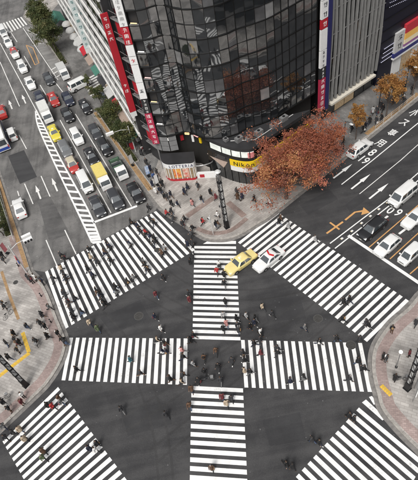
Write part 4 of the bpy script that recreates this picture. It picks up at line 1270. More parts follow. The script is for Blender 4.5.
def truck_proto(body_m, box_m, L=5.2, W=1.85, H=2.5, load=None, cabH=1.95):
    T = empty('truck'); w = W / 2; xf = L / 2
    m = MB(); m.box(-L / 2 + .1, xf - .3, -w * .45, w * .45, .42, .62); m.build('chassis', M_TRIM, T)
    cl = 1.55
    prof = [(xf - cl, .5), (xf, .5), (xf, .95), (xf - .1, 1.15), (xf - .42, cabH - .06), (xf - .55, cabH), (xf - cl, cabH)]
    m = MB(); m.rings([[(x, -w * .9, z) for x, z in prof], [(x, w * .9, z) for x, z in prof]]); m.build('cab', body_m, T, 30)
    panel('windscreen', T, [(xf - .12, -w * .78, 1.2), (xf - .12, w * .78, 1.2), (xf - .4, w * .74, cabH - .12), (xf - .4, -w * .74, cabH - .12)], M_CARGLASS, .012)
    for sy in (-1, 1):
        q = [(xf - .3, sy * w * .9, 1.15), (xf - 1.3, sy * w * .9, 1.15), (xf - 1.3, sy * w * .9, cabH - .15), (xf - .5, sy * w * .9, cabH - .15)]
        panel('side_window', T, q if sy > 0 else q[::-1], M_CARGLASS, .01)
        m = MB(); m.box(xf - .02, xf + .02, sy * w * .68 - .14, sy * w * .68 + .14, .66, .86); m.build('headlight', M_HEAD, T)
        m = MB(); m.box(xf - .1, xf + .05, sy * (w + .1) - .08, sy * (w + .1) + .08, 1.25, 1.6); m.bar((xf - .08, sy * w * .88, 1.45), (xf - .05, sy * (w + .1), 1.5), .03); m.build('mirror', M_TRIM, T)
        m = MB(); m.box(-L / 2 - .015, -L / 2 + .05, sy * w * .8 - .1, sy * w * .8 + .1, .55, .7); m.build('tail_light', M_TAIL, T)
    m = MB(); m.box(xf - .1, xf + .04, -w * .9, w * .9, .36, .6); m.build('bumper', M_WHITE, T)
    x0, x1 = -L / 2, xf - cl - .08
    if load is None:
        m = MB(); m.box(x0, x1, -w, w, .68, H); b_ = m.build('cargo_box', box_m, T)
        for y in (-w, w):
            m = MB(); m.box(x0 - .01, x1 + .01, y - .03, y + .03, H - .02, H + .04); m.build('edge_rail', M_GREY, b_)
    else:
        m = MB(); m.box(x0, x1, -w, w, .68, .8); m.build('flatbed', M_GREY, T)
        for q in ((x0, x1, -w, -w + .05), (x0, x1, w - .05, w), (x0, x0 + .05, -w + .052, w - .052), (x1 - .05, x1, -w + .052, w - .052)):
            m = MB(); m.box(*q, .8, 1.2); m.build('dropside', load, T)
        m = MB(); r = random.Random(2)
        for k in range(5):
            xx = x0 + .3 + k * (x1 - x0 - .6) / 5
            m = MB(); m.box(xx, xx + .42, -w * .8, w * r.uniform(.4, .8), .81, r.uniform(1.0, 1.35)); m.build('load', [mat('load_green', (.07, .13, .08), .8), M_CONC, mat('load_dark', (.04, .05, .05), .8)][k % 3], T)
    add_wheels(T, (xf - .85, -L / 2 + .95), w * .92, .34, .22)
    return T


def bus_proto(body_m, stripe_m, L=9., W=2.35, H=2.95):
    T = empty('bus'); w = W / 2; xf = L / 2
    m = MB()
    def sec(x, k, zt): 
        hw = w * k
        return [(x, -hw, .35), (x, hw, .35), (x, hw, zt - .25), (x, hw * .88, zt), (x, -hw * .88, zt), (x, -hw, zt - .25)]
    m.rings([sec(-xf, .97, H - .08), sec(-xf + .15, 1, H), sec(xf - .3, 1, H), sec(xf, .95, H - .12)]); m.build('body', body_m, T, 30)
    for sy in (-1, 1):
        for k in range(7):
            x0 = -xf + .4 + k * (L - .9) / 7; q = [(x0, sy * w, 1.35), (x0 + (L - .9) / 7 - .1, sy * w, 1.35), (x0 + (L - .9) / 7 - .1, sy * w, H - .45), (x0, sy * w, H - .45)]
            panel('side_window', T, q if sy < 0 else q[::-1], M_CARGLASS, .012)
        m = MB(); m.box(-xf + .05, xf - .05, sy * w - .02, sy * w + .02, .5, 1.05); m.build('stripe', stripe_m, T)
        m = MB(); m.box(xf - .05, xf + .03, sy * w * .75 - .17, sy * w * .75 + .17, .65, .85); m.build('headlight', M_HEAD, T)
        m = MB(); m.box(-xf - .03, -xf + .05, sy * w * .85 - .08, sy * w * .85 + .08, .8, 1.4); m.build('tail_light', M_TAIL, T)
    m = MB(); m.box(-xf - .02, -xf + .02, -w * .9, w * .9, .5, 1.05); m.build('stripe', stripe_m, T)
    panel('windscreen', T, [(xf + .0, -w * .86, 1.1), (xf + .0, w * .86, 1.1), (xf - .02, w * .8, H - .35), (xf - .02, -w * .8, H - .35)], M_CARGLASS, .02)
    panel('rear_window', T, [(-xf, w * .8, 1.5), (-xf, -w * .8, 1.5), (-xf, -w * .78, H - .4), (-xf, w * .78, H - .4)], M_CARGLASS, .012)
    m = MB(); m.box(-1.6, .6, -.7, .7, H - .02, H + .2); m.build('roof_unit', M_PALE, T)
    add_wheels(T, (xf - 1.6, -xf + 2.2), w, .45, .26)
    return T


_protos = {}


def vehicle(name, label, cat, x, y, az, proto_key, make, group, ctr_z=.75, jitter=0):
    if proto_key not in _protos:
        T = make(); _protos[proto_key] = T; o = T
    else:
        o = copy_tree(_protos[proto_key])
    c = gp(x, y, ctr_z)
    o.name = name
    o.location = (c[0], c[1], .012 if cat != 'x' else 0)
    o.rotation_euler = (0, 0, math.radians(90 - az + jitter))
    for k in list(o.keys()): del o[k]
    return tag(o, label, cat, group)


def car(kind, colour, x, y, az, label, group, roof=None, lamp=None, cat='car', name=None, jitter=0):
    key = (kind, colour, roof, lamp)
    return vehicle(name or {'saloon': 'saloon_car', 'cab': 'taxi', 'hatch': 'hatchback', 'wagon': 'estate_car', 'van': 'minivan', 'kei': 'microvan'}[kind], label, cat, x, y, az, key,
                   lambda: car_proto(kind, PAINTS[colour], PAINTS[roof] if roof else None, lamp), group, KINDS[kind][2] * .5, jitter)


GQ = 'vehicles queued before the crossing'; AQ = AZ_A + 180
car('saloon', 'charcoal', 97, 205.5, AQ, 'charcoal saloon heading the queue beside the hatched island', GQ)
car('wagon', 'charcoal', 115, 198, AQ, 'charcoal estate car heading the middle lane of the queue at the stop line', GQ)
car('saloon', 'black', 135.6, 192, AQ, 'black saloon heading the kerb lane of the queue at the stop line', GQ)
vehicle('delivery_truck', 'small white truck with a pale yellow cargo box in the queue', 'truck', 102, 177.5, AQ, 'tr_yellow', lambda: truck_proto(PAINTS['white'], mat('yellow_tarp', (.66, .54, .16), .6, var=.08), 5.0, 1.85, 2.1), GQ, 1.0)
vehicle('flatbed_truck', 'white flatbed truck with a green load bed in the kerb lane', 'truck', 118.5, 168, AQ, 'tr_flat', lambda: truck_proto(PAINTS['white'], M_GREY, 5.0, 1.8, 2.0, load=PAINTS['green']), GQ, .9)
vehicle('van', 'plain white box van behind the saloon heading the island lane', 'van', 84.5, 181.5, AQ, 'van_white_long', lambda: car_proto('van', PAINTS['white']), GQ, .95)
car('hatch', 'red', 72, 164, AQ, 'red car with a beige roof between a van and a dark car', GQ, roof='beige')
car('wagon', 'grey', 64.8, 148, AQ, 'grey estate car behind the red car with the beige roof', GQ)
car('cab', 'yellow', 53.8, 132, AQ, 'bright yellow taxi queued beside the hatched island', GQ, lamp='taxi', cat='taxi')
vehicle('box_truck', 'white box truck queued behind the bright yellow taxi', 'truck', 45.2, 112.5, AQ, 'tr_white', lambda: truck_proto(PAINTS['white'], mat('cargo_box_white', (.62, .62, .6), .5, var=.1), 5.2, 1.85, 2.3), GQ, 1.1)
car('saloon', 'navy', 39.5, 97, AQ, 'dark navy saloon behind the white box truck', GQ)
car('wagon', 'white', 76.2, 135.5, AQ, 'white estate car in the middle lane beside dark cars', GQ)
car('cab', 'black', 91, 155.5, AQ, 'black taxi directly behind the yellow-boxed truck', GQ, lamp='taxi', cat='taxi')
car('saloon', 'black', 67, 114, AQ, 'black saloon behind the white estate car in the queue', GQ)
car('saloon', 'navy', 67.5, 98, AQ, 'dark navy saloon two places behind the white estate car', GQ)
car('cab', 'red', 53, 98.5, AQ, 'red taxi with a white tail in the far part of the queue', GQ, lamp='taxi', cat='taxi', roof='red')
car('saloon', 'charcoal', 48.3, 78, AQ, 'charcoal saloon behind the red taxi', GQ)
car('wagon', 'black', 104.5, 146, AQ, 'black estate car behind the flatbed truck', GQ)
car('saloon', 'charcoal', 95.2, 131, AQ, 'charcoal saloon following the black estate car in the kerb lane', GQ)
car('cab', 'black', 85, 105.5, AQ, 'black taxi at the tail of the kerb lane near the driveway', GQ, lamp='taxi', cat='taxi')
vehicle('light_truck', 'white light truck standing in the lay-by under the dark green trees', 'truck', 63, 72, AQ, 'tr_white2', lambda: truck_proto(PAINTS['white'], M_PALE, 4.6, 1.75, 2.0), GQ, .9)
vehicle('minibus', 'white minibus turning across the driveway stripes', 'van', 79.5, 84, 62, ('van', 'white', None, None), lambda: car_proto('van', PAINTS['white']), GQ, .95).location.z = .185
car('saloon', 'white', 29.8, 82.5, AQ, 'white saloon at the tail of the island lane', GQ)
car('wagon', 'white', 21.7, 66, AQ, 'white estate car in line behind the white saloon', GQ)
car('cab', 'white', 14, 52, AQ, 'white taxi with a red roof far back in the queue', GQ, roof='red', lamp='taxi', cat='taxi')
car('saloon', 'white', 7.6, 41.5, AQ, 'white saloon behind the red-roofed taxi', GQ)
vehicle('van', 'white van close to the far zebra stripes', 'van', 2.5, 31, AQ, ('van', 'white', None, None), lambda: car_proto('van', PAINTS['white']), GQ, .95)
GL = 'vehicles driving away from the crossing'
car('saloon', 'white', 19, 207.5, AZ_A, 'white saloon beside the tan kerb strip, driving alone away from the crossing', GL)
car('kei', 'white', 11.8, 133.5, AZ_A, 'white microvan next to the blue striped bus', GL, cat='van')
vehicle('bus', 'white bus with a broad blue side stripe', 'bus', -2.5, 133, AZ_A, 'bus', lambda: bus_proto(PAINTS['white'], PAINTS['blue']), GL, 1.5)
car('cab', 'red', 1.0, 111, AZ_A, 'red taxi driving ahead of the white microvan', GL, roof='red', lamp='taxi', cat='taxi')
GBX = 'vehicles on the busy cross road'
car('wagon', 'white', 360, 147.5, AZ_B, 'white estate car driving over the road lettering by the slim amber tree', GBX)
vehicle('minivan', 'white high-roof minivan with dark windows by the double white lines', 'van', 403, 194, AZ_B + 180, ('van', 'white', None, None), lambda: car_proto('van', PAINTS['white']), GBX, .95)
car('wagon', 'black', 372.5, 227.5, AZ_B + 180, 'black estate car waiting at the stop line by the double white lines', GBX)
car('hatch', 'white', 387.5, 245, AZ_B + 180, 'white hatchback waiting at the stop line next to the black estate car', GBX)
car('kei', 'white', 410.5, 253.5, AZ_B + 180, 'white microvan waiting at the stop line in the outer lane', GBX, cat='van')
car('saloon', 'white', 416, 216.5, AZ_B + 180, 'white saloon behind the waiting white hatchback', GBX)
car('cab', 'cream', 240.5, 261.5, 62 + 180, 'pale yellow taxi nosing across the zebra stripes in the junction', None, lamp='taxi', cat='taxi')
car('saloon', 'white', 268.5, 258.5, 59 + 180, 'white patrol car with red roof light bar in the junction', None, lamp='police', cat='police car', name='patrol_car')


# ------------------------------------------------------------------ people (facing +X)
def person_meshes(stride=.4, arm=.35, lean=.03, garment='jacket', bag=None, hair='short', sit=False, bend=0.):
    """one continuous body, with hair and clothing cut from the same figure"""
    def leg(side, th, kn):
        hip = Vector((0, side * .09, .9)); k = hip + Vector((math.sin(th), 0, -math.cos(th))) * .43
        a = k + Vector((math.sin(th - kn), 0, -math.cos(th - kn))) * .42
        return hip, k, a
    if sit: l1, l2 = leg(1, .9, 1.5), leg(-1, 1.15, 1.2)
    else: l1, l2 = leg(1, stride * .55, .08), leg(-1, -stride * .5, .12 + stride * .75)
    low = min(l1[2].z, l2[2].z)
    dz = .085 - low if not sit else 0
    up = Vector((0, 0, dz))
    l1, l2 = [p + up for p in l1], [p + up for p in l2]
    pel = Vector((0, 0, .93)) + up
    ch = pel + Vector((.44 * math.sin(lean + bend), 0, .44 * math.cos(lean + bend))); nk = ch + Vector((.1 * math.sin(lean + bend * 1.2), 0, .12)); hd = nk + Vector((.03 + .08 * bend, 0, .13))
    B = []                       # (label, p0, p1, r0, r1)
    for sd, L in ((1, l1), (-1, l2)):
        B += [('thigh', L[0], L[1], .088, .062), ('shin', L[1], L[2], .06, .042), ('foot', L[2] + Vector((-.05, 0, -.045)), L[2] + Vector((.17, sd * .02, -.05)), .042, .036)]
    arms = []
    for sd, sw in ((1, -arm), (-1, arm)):
        sh = ch + Vector((0, sd * .19, -.02)); el = sh + Vector((math.sin(sw) * .28, sd * .05, -math.cos(sw) * .28)); bendf = .35 if not sit else 1.1
        wr = el + Vector((math.sin(sw + bendf) * .25, 0, -math.cos(sw + bendf) * .25)); ha = wr + (wr - el).normalized() * .08
        B += [('uarm', sh, el, .052, .042), ('farm', el, wr, .04, .03), ('hand', wr, ha, .034, .03)]
        arms.append((wr, ha))
    m = MB()
    for lab, a, b, r0, r1 in B:
        d = (b - a).normalized()
        m.tube([a - d * r0 * .8, a - d * r0 * .4, a, b, b + d * r1 * .4, b + d * r1 * .8], [r0 * .45, r0 * .85, r0, r1, r1 * .85, r1 * .45], 10)
    ax = (ch - pel).normalized()
    def tor(p, w, t): return [tuple(p + Vector((math.cos(2 * math.pi * k / 14) * t, math.sin(2 * math.pi * k / 14) * w, 0))) for k in range(14)]
    m.rings([tor(pel + ax * z, w, t) for z, w, t in ((-.09, .09, .08), (-.05, .155, .105), (.04, .165, .115), (.16, .14, .1), (.3, .165, .115), (.42, .185, .115), (.49, .16, .09), (.53, .07, .06))])
    m.tube([ch + Vector((0, 0, .02)), nk, hd - Vector((.02, 0, .04))], [.06, .052, .055], 10)
    m.ball(hd, .098, .077, .118, 12, 9)
    m.ball(hd + Vector((.02, 0, -.06)), .07, .055, .06, 8, 6)              # jaw
    m.tube([hd + Vector((.085, 0, .02)), hd + Vector((.118, 0, -.025)), hd + Vector((.09, 0, -.03))], [.012, .02, .012], 6)
    for sd in (-1, 1): m.ball(hd + Vector((-.005, sd * .08, -.005)), .024, .014, .034, 6, 5)
    tmp = bpy.data.objects.new('tmp', m.mesh('tmp')); COL.objects.link(tmp)
    md = tmp.modifiers.new('r', 'REMESH'); md.mode = 'VOXEL'; md.voxel_size = .021; md.use_smooth_shade = True
    sm = tmp.modifiers.new('s', 'SMOOTH'); sm.factor = .5; sm.iterations = 3
    bpy.context.view_layer.update()
    me = bpy.data.meshes.new_from_object(tmp.evaluated_get(bpy.context.evaluated_depsgraph_get()))
    bpy.data.objects.remove(tmp)
    V = np.zeros(len(me.vertices) * 3); me.vertices.foreach_get('co', V); V = V.reshape(-1, 3)
    Nn = np.zeros(len(me.vertices) * 3); me.vertices.foreach_get('normal', Nn); Nn = Nn.reshape(-1, 3)
    F = [tuple(p.vertices) for p in me.polygons]; C = np.array([V[list(f)].mean(0) for f in F])
    segs = [(lab, np.array(a), np.array(b), (r0 + r1) / 2) for lab, a, b, r0, r1 in B] + [('torso', np.array(pel + ax * .08), np.array(ch), .14), ('pelvis', np.array(pel), np.array(pel + ax * .04), .13), ('head', np.array(hd - Vector((0, 0, .05))), np.array(hd + Vector((0, 0, .04))), .085), ('neck', np.array(ch + Vector((0, 0, .07))), np.array(nk), .05)]
    best = np.full(len(F), 9.); lab = np.array(['torso '] * len(F), dtype=object)
    for l, a, b, r in segs:
        t = np.clip(((C - a) @ (b - a)) / max((b - a) @ (b - a), 1e-9), 0, 1); dd = np.linalg.norm(C - (a + t[:, None] * (b - a)), axis=1) - r
        k = dd < best; best[k] = dd[k]; lab[k] = l
    out = {}
    bb = MB(); bb.v = [tuple(v) for v in V]; bb.f = list(F); bb.m = [0] * len(F)
    for wr, ha in arms:                                                      # four fingers and a thumb on each hand
        d = (ha - wr).normalized(); sdv = d.cross(Vector((0, 1, 0))).normalized()
        for k in range(4):
            o = sdv * (-.027 + .018 * k); ln = (.065, .075, .072, .055)[k]; p = ha + o + d * .008
            bb.tube([p, p + d * ln * .55, p + d * ln * .85 + Vector((.012, 0, 0))], [.0085, .008, .006], 5)
        p = wr.lerp(ha, .45) + sdv * .03; bb.tube([p, p + sdv * .028 + d * .025, p + sdv * .03 + d * .06], [.01, .009, .007], 5)
    for sd in (-1, 1): bb.ball(hd + Vector((.084, sd * .032, .012)), .012, .012, .009, 6, 4, 1)
    bb.box(hd.x + .082, hd.x + .094, -.022, .022, hd.z - .068, hd.z - .06, 1)
    out['body'] = bb
    def cut(sel, off, z_lo=None):
        q = MB(); mp = {}
        for fi in np.nonzero(sel)[0]:
            idx = []
            for v in F[fi]:
                if v not in mp: mp[v] = len(q.v); q.v.append(tuple(V[v] + Nn[v] * off))
                idx.append(mp[v])
            q.f.append(tuple(idx)); q.m.append(0)
        return q
    isin = lambda *ls: np.isin(lab.astype(str), ls)
    hx, hz = hd.x, hd.z
    hs_ = isin('head') & ((C[:, 2] > hz + .055) | ((C[:, 0] < hx + .02) & (C[:, 2] > hz - .05)))
    if hair == 'long': hs_ |= (isin('head', 'neck') & (C[:, 0] < hx - .01) & (C[:, 2] > hz - .14))
    out['hair'] = cut(hs_, .016)
    if hair == 'long': out['hair'].rings([[tuple(hd + Vector((-.05 + math.cos(2 * math.pi * k / 10) * t, math.sin(2 * math.pi * k / 10) * w, z))) for k in range(10)] for z, w, t in ((.02, .07, .05), (-.1, .088, .06), (-.24, .08, .045))])
    top_sel = isin('torso', 'uarm', 'farm') | (isin('neck') & (C[:, 2] < ch.z + .09)) | isin('torso ')
    if garment != 'tee': top_sel |= isin('pelvis')
    out['top'] = cut(top_sel, .022)
    sp = abs(l1[1].x - l2[1].x)
    def skirt(ztop, zbot, w0, w1): return [[tuple(Vector((pel.x + (math.cos(2 * math.pi * k / 16)) * (w + (sp * .42 if z < ztop - .05 else .0)) * .8, math.sin(2 * math.pi * k / 16) * w, z))) for k in range(16)] for z, w in ((ztop, w0), ((ztop + zbot) / 2, (w0 + w1) / 2), (zbot, w1), (zbot + .01, w1 - .015), (ztop - .02, w0 - .03))]
    if garment == 'coat' and not sit: out['top'].rings(skirt(pel.z + .12, pel.z - .42, .175, .215), cap=False)
    if garment == 'jacket' and not sit: out['top'].rings(skirt(pel.z + .1, pel.z - .12, .178, .19), cap=False)
    out['trousers'] = cut(isin('thigh', 'shin', 'pelvis'), .015)
    if garment == 'skirt': out['trousers'].rings(skirt(pel.z + .1, pel.z - .38, .165, .24), cap=False)
    feet = isin('foot') | (isin('shin') & (C[:, 2] < .11))
    out['shoe_a'] = cut(feet & (C[:, 1] > 0), .012); out['shoe_b'] = cut(feet & (C[:, 1] <= 0), .012)
    if bag == 'shoulder':
        q = MB(); y = -.27; z = pel.z + .02; q.hexa([(-.14, y - .06, z - .16), (.14, y - .06, z - .16), (.14, y + .04, z - .16), (-.14, y + .04, z - .16), (-.1, y - .04, z + .1), (.1, y - .04, z + .1), (.1, y + .03, z + .1), (-.1, y + .03, z + .1)])
        q.tube([(-.06, y, z + .09), (ch.x - .04, -.2, ch.z + .06), (ch.x + .03, -.2, ch.z + .06), (.06, y, z + .09)], .012, 5); out['bag'] = q
    if bag == 'backpack':
        q = MB(); x = ch.x - .2; q.rings([[(x + math.cos(2 * math.pi * k / 12) * t, math.sin(2 * math.pi * k / 12) * w, ch.z + z) for k in range(12)] for z, w, t in ((-.36, .1, .06), (-.32, .14, .085), (-.1, .145, .09), (.02, .12, .075), (.06, .06, .04))]); out['bag'] = q
    if bag == 'hand':
        q = MB(); w_, h_ = arms[0]; z = h_.z - .36; q.hexa([(h_.x - .16, h_.y - .06, z), (h_.x + .16, h_.y - .06, z), (h_.x + .16, h_.y + .06, z), (h_.x - .16, h_.y + .06, z), (h_.x - .15, h_.y - .03, z + .28), (h_.x + .15, h_.y - .03, z + .28), (h_.x + .15, h_.y + .03, z + .28), (h_.x - .15, h_.y + .03, z + .28)])
        q.tube([(h_.x - .07, h_.y, z + .27), (h_.x, h_.y, h_.z + .01), (h_.x + .07, h_.y, z + .27)], .009, 5); out['bag'] = q
    res = {}
    for k, q in out.items():
        if q.f: res[k] = q.mesh(k, [M_SKIN, M_BLACK] if k == 'body' else [M_CLOTH['black']], 60)
    return res


M_SKIN = mat('skin', (.5, .31, .22), .55, 0, .08)
_cl = {'black': (.012, .012, .013), 'charcoal': (.035, .035, .038), 'navy': (.016, .02, .04), 'grey': (.14, .14, .14), 'silver': (.36, .36, .36), 'white': (.72, .71, .69), 'beige': (.46, .37, .27), 'brown': (.1, .055, .032), 'red': (.38, .03, .03),
       'pink': (.5, .24, .22), 'teal': (.05, .14, .17), 'green': (.09, .12, .06), 'blue': (.05, .1, .25), 'denim': (.06, .085, .14), 'tan': (.3, .19, .1), 'maroon': (.13, .025, .03)}
M_CLOTH = {k: mat('cloth_' + k.replace(' ', '_'), c, .85, 0, .2, scale=9) for k, c in _cl.items()}
M_HAIR = [mat('hair_black', (.01, .009, .008), .5, 0, .2), mat('hair_brown', (.04, .022, .012), .5, 0, .2), mat('hair_grey', (.22, .21, .2), .6, 0, .2)]

PROTO = {}
_spec = [('w0', dict(stride=.75, arm=.45, garment='coat', bag='shoulder', hair='long')), ('w1', dict(stride=.85, arm=.5, garment='jacket')), ('w2', dict(stride=.6, arm=.35, garment='coat')), ('w3', dict(stride=.8, arm=.4, garment='jacket', bag='backpack')),
         ('w4', dict(stride=.65, arm=.3, garment='skirt', bag='hand', hair='long')), ('w5', dict(stride=.9, arm=.55, garment='jacket', bag='shoulder')), ('w6', dict(stride=.5, arm=.2, garment='coat', bag='hand')),
         ('s0', dict(stride=.12, arm=.08, garment='jacket')), ('s1', dict(stride=.15, arm=.1, garment='coat', bag='shoulder', hair='long')), ('s2', dict(stride=.1, arm=.15, garment='jacket', bag='backpack', lean=.08))]
for k, kw in _spec: PROTO[k] = (person_meshes(**kw), kw)
RP = random.Random(42)
DARK = ['black'] * 11 + ['charcoal'] * 5 + ['navy'] * 2 + ['grey'] + ['brown']
LOW = ['black'] * 6 + ['charcoal'] * 4 + ['navy', 'navy', 'denim', 'grey', 'brown']
GARM = {'coat': 'coat', 'jacket': 'jacket', 'skirt': 'jacket'}
BAGW = {None: '', 'shoulder': 'shoulder bag', 'backpack': 'backpack', 'hand': 'carrier bag'}


LABELS = set()


def person(x, y, az, where, group, top=None, low=None, walk=True, key=None, z0=0., bagc=None):
    T0, L0, B0, K0 = top, low, bagc, key
    for attempt in range(60):                     # re-dress until nobody else on this spot looks the same
        key = K0 or (RP.choice(['w0', 'w1', 'w1', 'w2', 'w2', 'w3', 'w4', 'w5', 'w6']) if walk else RP.choice(['s0', 's1', 's2']))
        ms, kw = PROTO[key]
        top = T0 or RP.choice(DARK); low = L0 or RP.choice(LOW); bagc = B0 or RP.choice(['black', 'brown', 'tan', 'white', 'maroon', 'charcoal'])
        g = GARM[kw['garment']]; lw = 'skirt' if kw['garment'] == 'skirt' else 'trousers'
        bg_ = BAGW[kw.get('bag')]
        label = 'person in %s %s and %s %s%s %s' % (top, g, low, lw, (' with %s %s' % (bagc, bg_.split()[-1]) if bg_ else ''), where)
        if label not in LABELS: break
    LABELS.add(label)
    c = gp(x, y, .85 + z0)
    o = link('person', ms['body']); sc = RP.uniform(.92, 1.02)
    o.location = (c[0], c[1], z0 + .012); o.rotation_euler.z = math.radians(90 - az + RP.uniform(-14, 14)); o.scale = (sc, sc * RP.uniform(.96, 1.08), sc)
    tag(o, label, 'person', group)
    hm = RP.choice([M_HAIR[0]] * 6 + [M_HAIR[1]] * 3 + [M_HAIR[2]])
    shm = M_CLOTH[RP.choice(['black', 'black', 'brown', 'white'])]
    for part, m in (('hair', hm), ('top', M_CLOTH[top]), ('trousers', M_CLOTH[low]), ('shoe_a', shm), ('shoe_b', shm), ('bag', M_CLOTH[bagc])):
        if part not in ms: continue
        nm = {'top': g, 'trousers': lw, 'shoe_a': 'shoe', 'shoe_b': 'shoe'}.get(part, part)
        p = bpy.data.objects.new(nm, ms[part]); COL.objects.link(p); p.parent = o
        p.material_slots[0].link = 'OBJECT'; p.material_slots[0].material = m
    return o


S5 = 4.976
def spots(ox, oy, pts):
    return [(ox + p[0] / S5, oy + p[1] / S5, *(p[2:])) for p in pts]


CODES = {'r': 'red', 'w': 'white', 'b': 'beige', 't': 'teal', 'n': 'brown', 'p': 'pink', 'g': 'green', 'y': 'silver', 'm': 'maroon', 'u': 'blue'}
ZA, ZB = 'on stripes before the queued cars', 'on stripes before the waiting hatchback'
crowd = [
    # (where, group, heading, walking, pavement?, spots)
    (ZA, 'walkers before the queued cars', (AZ_H - 45, AZ_H + 135), True, False,
     spots(84, 160, [(232, 305), (265, 325), (275, 345), (305, 360, 'r'), (326, 378), (350, 388), (345, 310), (330, 293), (320, 235)]) +
     spots(0, 240, [(300, 70), (320, 92), (265, 190), (300, 140, 'b'), (320, 175), (327, 190), (315, 265), (325, 297, 'w'), (337, 307), (370, 285), (350, 345), (360, 377), (405, 355)]) +
     spots(84, 240, [(25, 45), (30, 80, 'b'), (60, 105), (15, 140), (40, 170), (60, 250), (75, 268), (100, 320), (90, 303), (130, 100), (125, 28), (113, 18), (100, 60), (155, 232), (160, 252), (215, 205), (247, 185), (295, 105), (305, 127), (310, 145), (225, 15), (350, 10), (385, 60), (400, 40, 'y')])),
    ('on the bare asphalt', 'walkers on the bare asphalt', (150, 330), True, False,
     spots(84, 240, [(390, 185), (355, 268, 'm'), (350, 378)]) + spots(168, 240, [(102, 265), (105, 295, 'm'), (388, 375, 'y'), (340, 388), (115, 75), (110, 108)]) + spots(250, 240, [(60, 330, 'b'), (110, 365), (25, 388)]) +
     spots(84, 320, [(65, 40, 'g'), (25, 10, 'b'), (380, 40, 'w')]) + spots(250, 320, [(272, 35), (20, 10), (52, 58, 'w')]) + spots(84, 400, [(182, 45), (405, 70)]) + spots(250, 400, [(308, 195), (342, 208), (178, 315), (210, 328)]) + spots(334, 400, [(75, 75), (100, 90)]) + spots(168, 320, [(405, 30)])),
    ('on stripes running to the plaza', 'walkers on the stripes to the plaza', (AZ_V, AZ_V + 180), True, False,
     spots(168, 240, [(243, 150, 'r'), (254, 120, 'w'), (278, 170), (280, 215), (285, 305), (275, 370, 'y')]) + spots(168, 320, [(290, 15, 'p'), (275, 40), (345, 25), (350, 47), (268, 378, 'm'), (315, 387), (115, 340, 'n')]) + spots(168, 400, [(105, 25, 'n'), (290, 12, 'b'), (215, 335, 'n')])),
    ('on stripes between both side corners', 'walkers on the stripes between the side corners', (AZ_H, AZ_H - 180), True, False,
     spots(84, 320, [(228, 195, 't'), (280, 262), (385, 150), (400, 110), (407, 155), (362, 95, 'b')]) + spots(168, 320, [(125, 75), (110, 100), (70, 150, 'p'), (75, 182), (122, 215, 'y'), (75, 270), (65, 305, 'b'), (10, 290), (375, 160), (380, 195), (380, 250, 'b')]) +
     spots(250, 320, [(48, 95), (52, 160, 'm'), (20, 115), (138, 140), (140, 162), (345, 105), (200, 300), (268, 285), (2, 255)]) + spots(334, 320, [(15, 90), (120, 200), (152, 240), (78, 290)]) + spots(0, 320, [(380, 245)])),
    ('in the unpainted central square', 'walkers in the unpainted square', (20, 200), True, False,
     spots(168, 320, [(178, 185), (237, 150, 'n'), (250, 228), (318, 200), (180, 255), (150, 298), (260, 298)])),
    (ZB, 'walkers before the waiting cars', (140, -40), True, False,
     spots(334, 240, [(50, 305), (77, 295), (45, 392)]) + spots(250, 160, [(152, 285), (143, 303), (190, 325, 'y'), (325, 390, 'y')]) + spots(334, 320, [(160, 10), (175, 22), (130, 95)])),
    ('on stripes leaving the tactile-block corner', 'walkers on the stripes leaving the tactile-block corner', (-45, 135), True, False,
     spots(0, 400, [(258, 28, 'r'), (235, 25), (300, 10), (22, 185), (60, 160), (95, 145, 'b'), (118, 192, 'b'), (212, 252), (210, 285, 'g'), (12, 130)]) + spots(84, 400, [(25, 240), (60, 215), (55, 247, 'w')]) + spots(0, 320, [(290, 385)])),
    ('on the glass building plaza', 'people on the plaza', (60, 240, 150, -30), True, True,
     spots(168, 160, [(95, 130), (148, 125), (80, 155), (12, 170), (45, 215), (118, 210, 'p'), (165, 190), (209, 156), (237, 180, 'm'), (341, 152), (345, 180), (368, 178), (15, 250), (25, 285), (82, 290), (70, 315), (172, 305, 'r'), (245, 270, 'w'), (249, 320), (238, 318), (265, 225, 'y'), (122, 335), (118, 365)]) + spots(250, 160, [(20, 190), (97, 208, 'w')]) + spots(84, 160, [(410, 262, 'r')]) + spots(168, 240, [(95, 18), (120, 12)])),
    ('on the yellow tactile-block corner', 'people on the guide block corner', (30, 120, 210, 300), False, True,
     spots(0, 240, [(138, 188), (155, 198), (170, 185, 'w'), (207, 205), (242, 332), (205, 370), (22, 330), (10, 315), (10, 75), (15, 100)]) + spots(0, 320, [(65, 65), (75, 100), (92, 110), (130, 30), (30, 115), (85, 150), (40, 185), (195, 10), (222, 32), (232, 78), (285, 65), (310, 95), (322, 108), (175, 100), (108, 372, 'w')]) + spots(0, 400, [(105, 10, 'm'), (42, 45), (15, 10)])),
    ('on the short lamp corner', 'people on the short lamp corner', (40, 130, 220, 310), False, True,
     spots(334, 320, [(290, 45), (246, 180), (262, 190), (377, 165, 'm'), (305, 285), (410, 10)])),
    ('under the amber trees', 'people under the amber trees', (AZ_B, AZ_B + 180), True, True,
     spots(334, 80, [(215, 150), (235, 122), (160, 225), (148, 242), (238, 185), (345, 72), (350, 100), (195, 150, 'y'), (212, 200), (305, 90, 'b'), (390, 45)])),
    ('beside the green trees', 'people beside the green trees', (AZ_A, AZ_A + 180), True, True,
     spots(84, 80, [(265, 300, 'w'), (290, 345, 'y'), (348, 330), (215, 200), (190, 160, 'b')]) + spots(84, 160, [(355, 150, 'w'), (375, 145), (388, 115), (362, 60), (345, 80, 'u'), (400, 180)])),
]
